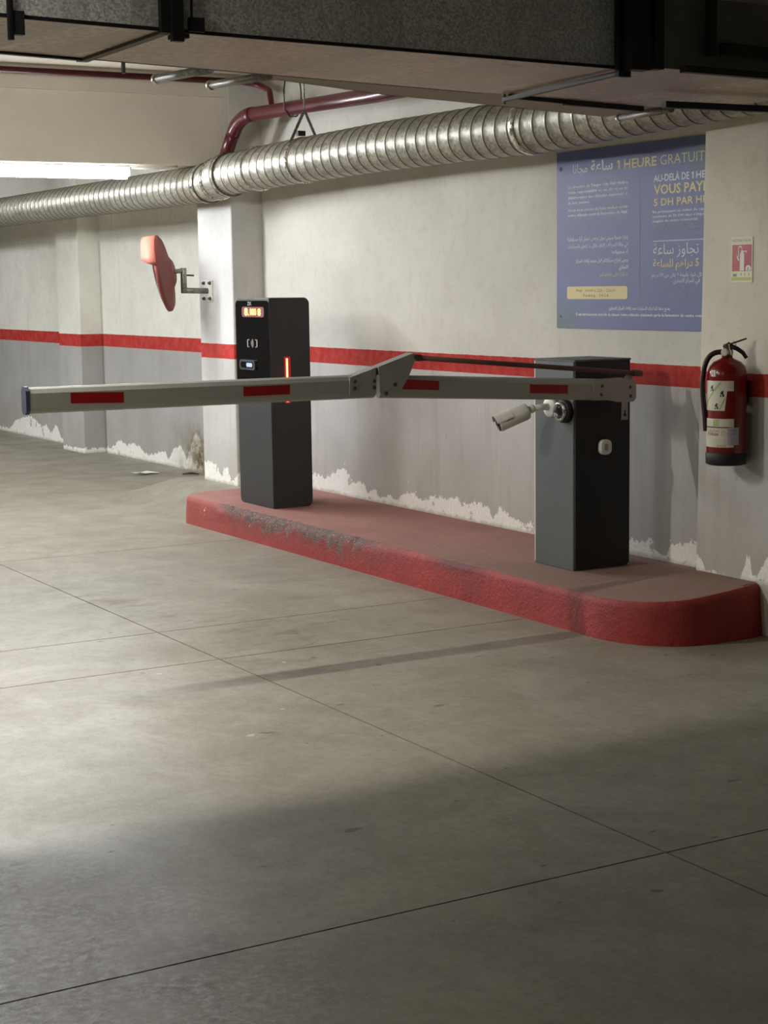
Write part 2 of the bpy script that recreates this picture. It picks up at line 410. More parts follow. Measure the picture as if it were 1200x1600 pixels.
def galv(name, base=(150, 152, 152), rough=0.36, metal=0.85, spangle=38, band=0.0, dirt=0.4):
    t = NT(name); p = t.pos(); xyz = t.sep(p)
    vo = t.n('ShaderNodeTexVoronoi'); vo.inputs['Scale'].default_value = spangle; t.link(p, vo.inputs['Vector'])
    sv = t.sep(vo.outputs['Color'])[0]
    c = rgb(*base); k = t.mix(sv, tuple(x*0.62 for x in c[:3])+(1,), tuple(min(1, x*1.3) for x in c[:3])+(1,))
    n = t.noise(p, 3, 5, 0.65)
    k = t.mix(t.range(n, 0.4, 0.75, 0, dirt), k, tuple(x*0.5 for x in c[:3])+(1,))
    if band:
        wv = t.n('ShaderNodeTexWhiteNoise', noise_dimensions='1D')
        t.link(t.math('FLOOR', t.math('MULTIPLY', t.math('ADD', xyz[1], t.math('MULTIPLY', xyz[0], -0.16)), 7.6)), wv.inputs['W'])
        k = t.mix(t.math('MULTIPLY', wv.outputs['Value'], band), k, tuple(x*0.45 for x in c[:3])+(1,))
    t.col(k).set(Metallic=metal, Roughness=t.range(sv, 0, 1, rough-0.08, rough+0.12))
    return t.m
M_galv = galv('galvanised_sheet', base=(222, 226, 226), band=0.35, dirt=0.15, metal=0.2, rough=0.5, spangle=150)
M_galv_under = galv('galvanised_sheet_floor_bounce', base=(196, 178, 160), rough=0.45, metal=0.4, spangle=60, band=0.35)  # underside copy of the sheet; warm floor bounce is put into its base colour
M_spiral = galv('spiral_duct_zinc', base=(168, 165, 152), rough=0.44, metal=0.65, spangle=70)
M_seam = simple('duct_seam_dirty_zinc', rgb(92, 86, 74), 0.6, 0.5)  # dirt-darkened zinc of the raised seams and rings
M_collar = galv('bright_zinc_collar', base=(216, 214, 204), rough=0.25, metal=0.85, spangle=60)
M_steel = galv('zinc_strut', base=(140, 138, 128), rough=0.45, metal=0.7, spangle=90)
M_black = simple('black_steel', rgb(30, 29, 32), 0.55, 0.2)
M_steel2 = simple('soiled_zinc', rgb(78, 70, 62), 0.6, 0.0, 0.3, 12)
M_maroon = simple('maroon_pipe_paint', rgb(84, 28, 36), 0.3, 0.0, 0.1)
M_white_board = raw_plaster('tray_cover_beige', rgb(164, 152, 138))

# ---------------------------------------------------------------- the setting
# floor: cast slabs with sawn joints
FX = [-26.0, -9.478, -7.085, -6.415, -3.5, -0.45, 4.0]
FY = [-9.0, -3.1, 2.905, 6.2]
GAP = 0.0035
def floor_z(x, y):
    fx = max(0, 1-abs((x+11.15)/0.75)); fx = fx*fx*(3-2*fx) if fx < 1 else 1
    a = min(1, max(0, (0.75-max(0, abs(x+11.15)-0.5))/0.75)); a = a*a*(3-2*a)
    b = min(1, max(0, (y-4.55)/0.5)); b = b*b*(3-2*b)
    return 0.15*a*b
floor = thing('floor', (0, 0, 0), 'grey polished concrete garage floor with sawn joints', 'floor', kind='structure')
for i in range(len(FX)-1):
    for j in range(len(FY)-1):
        x0, x1, y0, y1 = FX[i]+GAP, FX[i+1]-GAP, FY[j]+GAP, FY[j+1]-GAP
        mb = MB()
        if i == 0 and j == 2:
            nx, ny = 150, 40; vs = []; fs = []
            for a in range(nx+1):
                # denser towards the pillar
                x = x0+(x1-x0)*(1-(1-a/nx)**1.6)
                for b in range(ny+1):
                    y = y0+(y1-y0)*b/ny; vs.append((x, y, floor_z(x, y)))
            for a in range(nx):
                for b in range(ny):
                    q = a*(ny+1)+b; fs.append((q, q+ny+1, q+ny+2, q+1))
            mb.add(vs, fs, 0, True)
            mb.add([(x0,y0,0),(x1,y0,0),(x1,y1,0),(x0,y1,0),(x0,y0,-.02),(x1,y0,-.02),(x1,y1,-.02),(x0,y1,-.02)], [(0,1,5,4),(1,2,6,5),(2,3,7,6),(3,0,4,7)])
            mb.build('floor_slab', M_floor, floor)
        else:
            mb.box((x0, y0, -0.02), (x1, y1, 0))
            mb.build('floor_slab', M_floor, floor)
sub = MB().box((-26, -9, -0.2), (4, 6.2, -0.006)).build('joint_bed', M_joint, floor)

wall_back = MB().box((-10.95, 5.35, -0.1), (4.0, 5.6, 2.95)).build('wall_back', M_wall)
tag(wall_back, 'cream plaster wall with red stripe above peeling grey paint behind the island', 'wall', kind='structure')
wall_left = MB().box((-26, 5.84, -0.1), (-10.95, 6.1, 2.95)).build('wall_left', M_wall_left)
tag(wall_left, 'recessed wall with red stripe and damp stain left of the white pillar', 'wall', kind='structure')
MB().box((-10.95, 5.6, -0.1), (-10.75, 6.1, 2.95)).build('wall_return', M_wall).__setitem__('kind', 'structure')
tag(bpy.data.objects['wall_return'], 'short return wall hidden behind the white pillar', 'wall')
pl = MB().box((-11.46, 5.11, -0.05), (-10.89, 5.90, 2.95)).build('pillar', M_pillar_l, bevel=0.006, bseg=1)
tag(pl, 'white pillar with red stripe carrying the orange mirror behind the ticket column', 'pillar', kind='structure')
pr = MB().prism([(-5.968, 5.11, -0.05), (-5.36, 5.11, -0.05), (-5.36, 5.11, 2.95), (-5.916, 5.11, 2.95)], (0, 0.25, 0)).build('pillar', M_pillar_r, bevel=0.005, bseg=1)
tag(pr, 'pillar with red stripe carrying the fire extinguisher at right edge', 'pillar', kind='structure')
pf = MB().box((-16.0, 5.63, -0.05), (-15.4, 5.86, 2.95)).build('pillar', M_wall_left, bevel=0.005, bseg=1)
tag(pf, 'shallow pilaster on recessed wall at far left', 'pillar', kind='structure')
ceil = MB().box((-26, -7, 2.95), (1.5, 6.1, 3.15)).build('ceiling', M_ceil)
tag(ceil, 'dull plaster ceiling slab of the car park', 'ceiling', kind='structure')
beam = MB().box((-11.40, -7, 2.39), (-11.0, 5.12, 2.96)).build('ceiling_beam', M_beam, bevel=0.006, bseg=1)
tag(beam, 'deep plastered ceiling beam running to the white pillar', 'beam', kind='structure')
corn = MB().box((-11.0, -7, 2.86), (-10.955, 5.12, 2.96)).build('trim_1', M_beam)
tag(corn, 'thin ledge along the top of the far ceiling beam', 'trim', kind='structure')
beam2 = MB().box((-5.93, -7, 2.50), (-5.47, 5.12, 2.96)).build('ceiling_beam', M_beam, bevel=0.006, bseg=1)
tag(beam2, 'ceiling beam above the rectangular duct at the right pillar', 'beam', kind='structure')

# ---------------------------------------------------------------- traffic island
def island():
    base = thing('traffic_island', (-8.0, 4.9, 0), 'long low red kerbed island under the barrier and ticket column', 'kerb')
    def arc(cx, cy, rx, ry, a0, a1, n): return [(cx+rx*math.cos(math.radians(a0+(a1-a0)*i/n)), cy+ry*math.sin(math.radians(a0+(a1-a0)*i/n))) for i in range(n+1)]
    out = [(-10.565, 5.349)]
    out += [(-10.565, 5.349-(5.349-4.76)*i/14) for i in range(1, 14)]
    out += arc(-10.30, 4.76, 0.265, 0.277, 180, 270, 16)
    n = 190
    out += [(-10.30+(4.37)*i/n, 4.483) for i in range(1, n)]
    out += arc(-5.93, 4.80, 0.415, 0.317, 270, 360, 26)
    out += [(-5.515-0.02*max(0, (i-7)/7)**2, 4.80+(5.108-4.80)*i/14) for i in range(1, 15)]
    rnd = random.Random(3)
    def ztop(x, y):
        s1 = min(1, max(0, (x+6.22)/0.3)); s1 = s1*s1*(3-2*s1)
        s2 = min(1, max(0, (y-4.5)/0.6))
        return 0.18+0.052*s1*s2
    N = len(out); nrm = []
    for i in range(N):
        a = out[max(0, i-1)]; b = out[min(N-1, i+1)]; dx, dy = b[0]-a[0], b[1]-a[1]; l = math.hypot(dx, dy)
        nrm.append((dy/l, -dx/l))
    # rough value noise along the edge
    rv = [rnd.uniform(-1, 1) for _ in range(N+8)]
    def rough(i): return 0.5*rv[i]+0.3*(rv[i+1]+rv[i-1])
    rings = [[] for _ in range(7)]
    for i in range(N):
        x, y = out[i]; nx, ny = nrm[i]; zt = ztop(x, y)
        wear = max(0.0, min(1, (x+10.2)/0.5))*max(0, min(1, (-7.3-x)/0.7))*0.9+0.18
        ch = rough(i)*wear; bt = 0.010+0.012*min(1, max(0, (x+6.1)/0.4))
        cut = 0.012*wear+abs(ch)*0.030
        for k, (off, z) in enumerate([(bt, 0.0), (bt*.8, 0.05), (bt*.5, 0.11+0.006*ch), (bt*.2+0.012*ch, zt-0.03-0.016*abs(ch)), (0.0-cut*0.5+0.004*ch, zt-0.008-cut*0.5), (-0.012-cut, zt-0.0015), (-0.03-cut*1.2, zt)]):
            rings[k].append((x+nx*off, y+ny*off, z))
    side = MB(); vs = [p for r in rings[:6] for p in r]
    side.add(vs, [(k*N+i, k*N+i+1, (k+1)*N+i+1, (k+1)*N+i) for k in range(5) for i in range(N-1)], 0, True)
    side.build('kerb_face', M_kerb, base)
    top = MB(); R = 14; vs = []
    for k in range(R+1):
        for i in range(N):
            px, py, pz = rings[5][i] if k == 0 else rings[6][i]
            bx, by = min(max(px, -10.5), -5.56), (5.349 if px < -5.966 else 5.108)
            t = 0 if k == 0 else (k-1)/(R-1)
            x, y = px+(bx-px)*t, py+(by-py)*t
            vs.append((x, y, pz if k == 0 else ztop(x, y)))
    top.add(vs, [(k*N+i, k*N+i+1, (k+1)*N+i+1, (k+1)*N+i) for k in range(R) for i in range(N-1)], 0, True)
    top.build('top_surface', M_kerbtop, base)
island()

# ---------------------------------------------------------------- parking barrier
M_cab = simple('cabinet_grey_paint', rgb(84, 88, 87), 0.5, 0.0, 0.06, 60)
M_cabk = simple('cabinet_black_panel', rgb(24, 24, 25), 0.55, 0.0, 0.08, 60)
M_arm = simple('boom_aluminium_paint', rgb(164, 165, 158), 0.42, 0.1, 0.04, 20)
M_plate = simple('hinge_plate_paint', rgb(156, 157, 151), 0.45, 0.1, 0.05, 25)
M_refl = simple('red_reflector', rgb(150, 14, 18), 0.35, 0, 0.15, 120)
M_bolt = simple('dull_bolt', rgb(84, 80, 74), 0.4, 0.7)
M_rod = simple('rusty_rod', rgb(98, 72, 60), 0.55, 0.4, 0.25, 40)
M_cap = simple('boom_end_cap', rgb(58, 60, 76), 0.5)
M_chrome = simple('chrome', rgb(190, 190, 190), 0.18, 1.0)
M_white = simple('white_plastic', rgb(222, 220, 212), 0.4, 0, 0.04)
M_dark = simple('dark_glass', rgb(16, 16, 18), 0.12)
def barrier():
    b = thing('parking_barrier', (-6.645, 4.97, 0.18), 'grey and black barrier cabinet with its jointed boom lowered across the lane', 'barrier')
    X0, X1, Y0, Y1, Z0, Z1 = -6.807, -6.480, 4.805, 5.135, 0.18, 1.183
    cab = MB().box((X0, Y0, Z0), (X1-0.012, Y1, Z1)).build('cabinet', M_cab, b, bevel=0.004, bseg=2)
    MB().box((X0-0.003, Y0-0.003, Z1-0.004), (X1+0.003, Y1+0.003, Z1+0.006)).build('cabinet_lid', M_cab, b, bevel=0.003, bseg=1)
    MB().box((X1-0.012, Y0+0.003, Z0+0.012), (X1, Y1, Z1-0.004)).build('front_panel', M_cabk, b, bevel=0.003, bseg=1)
    MB().box((X0-0.012, Y0+0.004, Z0+0.01), (X0, Y1, Z1-0.004)).build('pale_edge_panel', M_white, b, bevel=0.003, bseg=1)  # thin white panel that shows as a pale strip along the cabinet edge
    # white sounder button on the front panel
    def rrect(cy, cz, w, h, r, n=6):
        pts = []
        for sx, sz, a0 in ((1, 1, 0), (-1, 1, 90), (-1, -1, 180), (1, -1, 270)):
            for i in range(n+1):
                a = math.radians(a0+90*i/n); pts.append((cy+sx*(w/2-r)+r*math.cos(a), cz+sz*(h/2-r)+r*math.sin(a)))
        return pts
    bt = MB().prism([(X1, y, z) for y, z in rrect(4.971, 0.77, 0.066, 0.072, 0.026)], (0.03, 0, 0)).build('call_button', M_white, b, bevel=0.006, bseg=3)
    MB().prism([(X1+0.03, y, z) for y, z in rrect(4.968, 0.77, 0.020, 0.034, 0.009)], (0.002, 0, 0)).build('button_key', M_plate, bt)
    # tail bracket with keyhole under the boom
    br = MB().box((X1, 5.078, 0.893), (X1+0.005, 5.118, 1.03)).build('tail_bracket', M_plate, b, bevel=0.0015, bseg=1)
    kh = MB().lathe((X1+0.005, 5.098, 0.917), (1, 0, 0), [(0.0085, 0), (0.0085, 0.001)], 16)
    kh.box((X1+0.005, 5.0945, 0.917), (X1+0.006, 5.1015, 0.94)); kh.build('keyhole', M_dark, br)
    # round knob on the lane side
    kn = MB().lathe((-6.548, Y0, 0.945), (0, -1, 0), [(0.056, 0), (0.056, 0.022), (0.050, 0.03), (0.046, 0.03)], 36).build('dial_housing', M_cabk, b)
    MB().lathe((-6.548, Y0-0.030, 0.945), (0, -1, 0), [(0.047, 0), (0.047, 0.014), (0.041, 0.018), (0.033, 0.018), (0.033, 0.010)], 36).build('dial_ring', M_chrome, kn)
    MB().lathe((-6.548, Y0-0.030, 0.945), (0, -1, 0), [(0.034, 0), (0.034, 0.010), (0.02, 0.013), (0.001, 0.014)], 36).build('dial_face', M_dark, kn)
    # ---- boom
    XF, XB = -6.340, -6.392
    def section(y0, zc0, y1, zc1, h):
        w = (XF-XB); xm = (XF+XB)/2; c = 0.020; q = 0.023
        prof = [(w/2, -h/2+q), (w/2, h/2-q), (w/2-c*.45, h/2-q*.3), (w/2-c, h/2), (-w/2+c, h/2), (-w/2+c*.45, h/2-q*.3), (-w/2, h/2-q), (-w/2, -h/2+q), (-w/2+c*.45, -h/2+q*.3), (-w/2+c, -h/2), (w/2-c, -h/2), (w/2-c*.45, -h/2+q*.3)]
        mb = MB(); n = len(prof)
        v = [(xm+a, y0, zc0+z) for a, z in prof]+[(xm+a, y1, zc1+z) for a, z in prof]
        mb.add(v, [tuple(range(n)), tuple(range(2*n-1, n-1, -1))]+[(i, n+i, n+(i+1) % n, (i+1) % n) for i in range(n)])
        return mb
    outer = section(2.092, 1.1285, 3.64, 1.1215, 0.102).build('boom_section', M_arm, b)
    inner = section(3.665, 1.1185, 5.035, 1.0445, 0.100).build('boom_section', M_arm, b)
    tag(outer, 'outer half of the boom with two red reflectors')
    MB().prism([(XF+0.002, 2.088, 1.1285+z) for z in (-.038, .038)]+[(XF-0.013, 2.088, 1.1285+0.054), (XB+0.013, 2.088, 1.1285+0.054), (XB-0.002, 2.088, 1.1285+.038), (XB-0.002, 2.088, 1.1285-.038), (XB+0.013, 2.088, 1.1285-.054), (XF-0.013, 2.088, 1.1285-.054)], (0, 0.016, 0)).build('end_cap', M_cap, b)
    def refl(y0, z0, y1, z1, h, par, cutl=0.0):
        MB().prism([(XF, y0, z0-h/2), (XF, y1, z1-h/2), (XF, y1, z1+h/2), (XF, y0+cutl, z0+h/2)], (0.0012, 0, 0)).build('reflector', M_refl, par)
    refl(2.268, 1.1325, 2.488, 1.1255, 0.042, outer); refl(3.012, 1.1255, 3.227, 1.125, 0.040, outer)
    refl(3.763, 1.124, 3.961, 1.111, 0.041, inner, 0.035); refl(4.448, 1.076, 4.660, 1.064, 0.040, inner)
    # hinge plates (front pair and back pair)
    for xf, d in ((XF, 0.006), (XB, -0.006)):
        p1 = MB().prism([(xf, y, z) for y, z in [(3.508, 1.083), (3.636, 1.082), (3.640, 1.095), (3.640, 1.196), (3.519, 1.164), (3.510, 1.157)]], (d, 0, 0)).build('hinge_plate', M_plate, b, bevel=0.0015, bseg=1)
        p2 = MB().prism([(xf, y, z) for y, z in [(3.658, 1.094), (3.763, 1.096), (3.803, 1.154), (3.846, 1.243), (3.838, 1.255), (3.822, 1.251), (3.652, 1.200), (3.657, 1.150)]], (d, 0, 0)).build('hinge_plate', M_plate, b, bevel=0.0015, bseg=1)
        if d > 0:
            for y, z in [(3.533, 1.146), (3.532, 1.117), (3.631, 1.144), (3.630, 1.115)]:
                MB().lathe((xf+d, y, z), (1, 0, 0), [(0.0085, 0), (0.0085, 0.003), (0.005, 0.006)], 12).build('bolt', M_bolt, p1)
            for y, z in [(3.734, 1.125), (3.688, 1.089)]:
                MB().lathe((xf+d, y, z), (1, 0, 0), [(0.0095, 0), (0.0095, 0.003), (0.005, 0.006)], 12).build('bolt', M_bolt, p2)
    # top flanges of the hinge plates
    MB().prism([(XF+0.006, 3.512, 1.160), (XF+0.006, 3.640, 1.197), (XB-0.006, 3.640, 1.197), (XB-0.006, 3.512, 1.160)], (0, -0.001, 0.004)).build('hinge_flange', M_plate, b)
    MB().prism([(XF+0.006, 3.652, 1.200), (XF+0.006, 3.832, 1.254), (XB-0.006, 3.832, 1.254), (XB-0.006, 3.652, 1.200)], (0, -0.001, 0.004)).build('hinge_flange', M_plate, b)
    MB().tube([(XB-0.01, 3.838, 1.240), (XF+0.014, 3.838, 1.240)], 0.010, 12).build('hinge_pin', M_rod, b)
    # tail clamp on the cabinet side
    tc = MB().prism([(XF, y, z) for y, z in [(4.80, 1.020), (4.80, 1.105), (4.96, 1.108), (5.040, 1.090), (5.056, 1.074), (5.056, 1.008), (5.040, 0.990), (4.95, 0.992)]], (0.007, 0, 0)).build('tail_clamp', M_plate, b, bevel=0.003, bseg=1)
    for y, z in [(4.852, 1.072), (4.848, 1.031), (5.018, 1.060), (5.020, 1.018)]:
        MB().lathe((XF+0.007, y, z), (1, 0, 0), [(0.0075, 0), (0.0075, 0.003), (0.004, 0.005)], 12).build('bolt', M_bolt, tc)
    MB().box((-6.48, 4.86, 1.0), (XB, 5.04, 1.085)).build('pivot_hub', M_plate, b, bevel=0.004, bseg=1)
    MB().prism([(XF-0.02, y, z) for y, z in [(4.985, 1.09), (5.035, 1.085), (5.065, 1.135), (5.045, 1.14)]], (0.006, 0, 0)).build('rod_lug', M_plate, b)
    rod = MB().tube([(XF-0.010, 3.846, 1.237), (XF-0.005, 5.075, 1.123)], 0.0115, 12).build('tie_rod', M_rod, b)
    for p, q in (((XF-0.010, 3.835, 1.238), (XF-0.010, 3.875, 1.2345)), ((XF-0.005, 5.045, 1.126), (XF-0.005, 5.09, 1.122))):
        MB().tube([p, q], 0.0155, 12).build('rod_end', M_rod, rod)
barrier()

# bullet camera on the cabinet
def cctv():
    base = Vector((-6.665, 4.805, 0.960))
    t = thing('security_camera', base, 'white bullet security camera on the barrier cabinet under the boom', 'camera')
    MB().lathe(base, (0, -1, 0), [(0.050, 0), (0.050, 0.016), (0.044, 0.022), (0.020, 0.024)], 32).build('mount_plate', M_white, t)
    a = base+Vector((0, -0.024, 0)); b = base+Vector((-0.012, -0.11, -0.006))
    MB().tube([a, base+Vector((0, -0.06, 0.002)), b], [0.017, 0.015, 0.015], 16).build('bracket_arm', M_white, t)
    MB().lathe(b+Vector((0.0, 0.012, 0)), (0, -1, 0), [(0.014, 0), (0.020, 0.006), (0.020, 0.02), (0.012, 0.028)], 20).build('swivel_joint', M_white, t)
    d = Vector((-0.30, -0.86, -0.36)).normalized(); c = b+d*0.015
    body = MB().lathe(c, d, [(0.020, 0), (0.037, 0.008), (0.041, 0.02), (0.042, 0.16), (0.040, 0.166)], 32).build('camera_body', M_white, t)
    MB().lathe(c+d*0.166, d, [(0.038, 0), (0.038, 0.002), (0.012, 0.003), (0.010, 0.006)], 32).build('lens_face', M_dark, body)
    # visor over the front
    vs = []; up = (Vector((0, 0, 1))-d*d.z).normalized(); sd = d.cross(up)
    for r in (0.0435, 0.0455):
        for h in (0.09, 0.176):
            for k in range(13):
                a2 = math.radians(-80+160*k/12); vs.append(c+d*h+(up*math.cos(a2)+sd*math.sin(a2))*r)
    f = []
    for k in range(12):
        f += [(k, k+1, 14+k, 13+k), (26+k, 39+k, 40+k, 27+k), (k, 26+k, 27+k, k+1), (13+k, 14+k, 40+k, 39+k)]
    f += [(0, 13, 39, 26), (12, 38, 51, 25)]
    MB().add(vs, f, 0, False).build('sun_visor', M_white, body)
    # small printed maker's mark on the side facing the lane entry
    mb = MB()
    def fn(u, v):
        ang = v/0.0425
        o = (Vector((1, 0, 0))-d*d.x).normalized(); up2 = d.cross(o) if d.cross(o).z > 0 else -d.cross(o)
        return c+d*(0.128-u)+(o*math.cos(ang)+up2*math.sin(ang))*0.0426
    lay(mb, 'alhua', 0.0, 0.004, 0.009, fn, width=0.036, bold=0.01)
    mb.build('maker_mark', simple('grey_print', rgb(120, 120, 118), 0.5), body)
cctv()

# ---------------------------------------------------------------- ticket column
M_kbody = simple('kiosk_dark_grey', rgb(41, 41, 41), 0.5, 0, 0.08, 80)
M_kpanel = simple('kiosk_gloss_black', rgb(14, 13, 14), 0.10, 0, 0.1)
M_led = emit('led_display_lit', (1.0, 0.20, 0.05, 1), 12.0)
M_ledwin = emit('led_window_bloom', (1.0, 0.02, 0.01, 1), 0.28)  # weak red glow stands in for bloom around the digits
M_ledbar = emit('led_bar_lit', (1.0, 0.10, 0.05, 1), 14.0)
M_ledglow = emit('led_bar_lens', (1.0, 0.0, 0.0, 1), 0.45)
M_grey = simple('grey_print_mark', rgb(168, 162, 158), 0.5)
def kiosk():
    X0, X1, Y0, Y1, Z0, Z1 = -9.888, -9.412, 4.655, 4.937, 0.18, 1.484
    t = thing('ticket_column', ((X0+X1)/2, (Y0+Y1)/2, Z0), 'dark grey parking ticket column with red lit display on the island', 'ticket machine')
    # rounded outline: far edges rounded, near edge crisp
    bm = bmesh.new(); bmesh.ops.create_cube(bm, size=1)
    for v in bm.verts:
        v.co = Vector((X0 if v.co.x < 0 else X1, Y0+0.004 if v.co.y < 0 else Y1, Z0 if v.co.z < 0 else Z1))
    def pick(f): return [e for e in bm.edges if f((e.verts[0].co+e.verts[1].co)/2)]
    eps = 1e-4
    es = pick(lambda m: (abs(m.z-Z0) < eps or abs(m.z-Z1) < eps) and (abs(m.y-Y1) < eps or abs(m.x-X0) < eps))
    bmesh.ops.bevel(bm, geom=es, offset=0.038, segments=6, profile=0.5, affect='EDGES')
    es = [e for e in bm.edges if len(e.link_faces) == 2 and e.calc_face_angle(0) > 0.9]
    bmesh.ops.bevel(bm, geom=es, offset=0.004, segments=2, profile=0.5, affect='EDGES')
    me = bpy.data.meshes.new('housing'); bm.to_mesh(me); bm.free(); me.materials.append(M_kbody)
    o = bpy.data.objects.new('housing', me); COL.objects.link(o); c = Vector(t.location); me.transform(Matrix.Translation(-c)); o.parent = t
    def rr(x0, x1, z0, z1, r, n=5):
        pts = []
        for cx, cz, a0 in ((x1-r, z1-r, 0), (x0+r, z1-r, 90), (x0+r, z0+r, 180), (x1-r, z0+r, 270)):
            for i in range(n+1):
                a = math.radians(a0+90*i/n); pts.append((cx+r*math.cos(a), cz+r*math.sin(a)))
        return pts
    def slab(name, x0, x1, z0, z1, r, y, d, m, par): return MB().prism([(x, y, z) for x, z in rr(x0, x1, z0, z1, r)], (0, -d, 0)).build(name, m, par)
    pan = slab('glass_panel', X0+0.004, X1-0.006, 0.90, 1.468, 0.03, Y0+0.004, 0.005, M_kpanel, t)
    y = Y0-0.001
    win = slab('display_bloom_window', -9.79, -9.475, 1.366, 1.430, 0.02, y, 0.001, M_ledwin, pan)
    mb = MB(); fn = lambda u, v: (u, y-0.0018, v)
    lay(mb, '8', -9.752, 1.377, 0.044, fn, width=0.052, bold=0.03); lay(mb, '.', -9.694, 1.377, 0.044, fn, width=0.010, bold=0.02)
    lay(mb, '000', -9.672, 1.379, 0.040, fn, width=0.092, bold=0.03); lay(mb, '8', -9.562, 1.377, 0.042, fn, width=0.045, bold=0.03)
    mb.build('display_digits', M_led, win)
    mk = MB(); lay(mk, 'ZK', -9.705, 1.440, 0.021, fn, width=0.060, bold=0.02); mk.build('maker_mark', M_grey, pan)
    # contactless mark: square brackets and waves
    ic = MB()
    for x in (-9.722, -9.588): ic.box((x, y-0.0008, 1.178), (x+0.012, y, 1.228))
    for x in (-9.722, -9.606):
        for z in (1.178, 1.223): ic.box((x, y-0.0008, z), (x+0.03, y, z+0.005))
    for k in range(3):
        r0 = 0.010+0.011*k; pts = []
        for s in (0, 1):
            for i in range(9):
                a = math.radians(-50+100*i/8); a = a if s == 0 else -a
                pts.append((-9.675+(r0+0.005*s)*math.cos(a)*1.2, y-0.0008, 1.203+(r0+0.005*s)*math.sin(a)))
        n = 9
        ic.add(pts, [(i, i+1, 2*n-2-i, 2*n-1-i) for i in range(n-1)])
    ic.build('contactless_mark', M_grey, pan)
    # ticket slot bezel with lit throat
    bz = slab('ticket_slot', -9.82, -9.60, 1.036, 1.098, 0.02, y, 0.012, M_kbody, pan)
    slab('slot_throat', -9.80, -9.62, 1.048, 1.086, 0.016, y-0.012, 0.001, M_dark, bz)
    slab('slot_lamp', -9.715, -9.632, 1.055, 1.080, 0.010, y-0.013, 0.001, emit('slot_lamp_lit', (0.55, 0.75, 1.0, 1), 1.3), bz)
    # LED strip on the side facing the exit
    st = MB().box((X1, 4.755, 0.835), (X1+0.002, 4.797, 1.122)).build('status_lens', M_ledglow, t)
    MB().tube([(X1+0.003, 4.772, 0.842), (X1+0.003, 4.772, 1.112)], 0.0065, 10).build('status_light', M_ledbar, st)
kiosk()

# ---------------------------------------------------------------- poster
def poster_mat():
    t = NT('poster_blue'); p = t.pos(); x = t.sep(p)
    n = t.noise(p, 3, 3); c = t.mix(n, rgb(92, 98, 146), rgb(108, 114, 160))
    a = t.math('SUBTRACT', x[0], -7.36); b = t.math('SUBTRACT', x[2], 1.29)
    d = t.math('SQRT', t.math('ADD', t.math('MULTIPLY', a, a), t.math('MULTIPLY', t.math('MULTIPLY', b, b), 1.6)))
    c = t.mix(t.range(d, 0.30, 0.05, 0, 0.85), c, rgb(92, 116, 104))
    a2 = t.math('SUBTRACT', x[0], -6.05); b2 = t.math('SUBTRACT', x[2], 2.26)
    d2 = t.math('SQRT', t.math('ADD', t.math('MULTIPLY', a2, a2), t.math('MULTIPLY', t.math('MULTIPLY', b2, b2), 1.6)))
    c = t.mix(t.range(d2, 0.42, 0.12, 0, 0.8), c, rgb(92, 116, 104))
    t.col(c).set(Roughness=0.55); return t.m
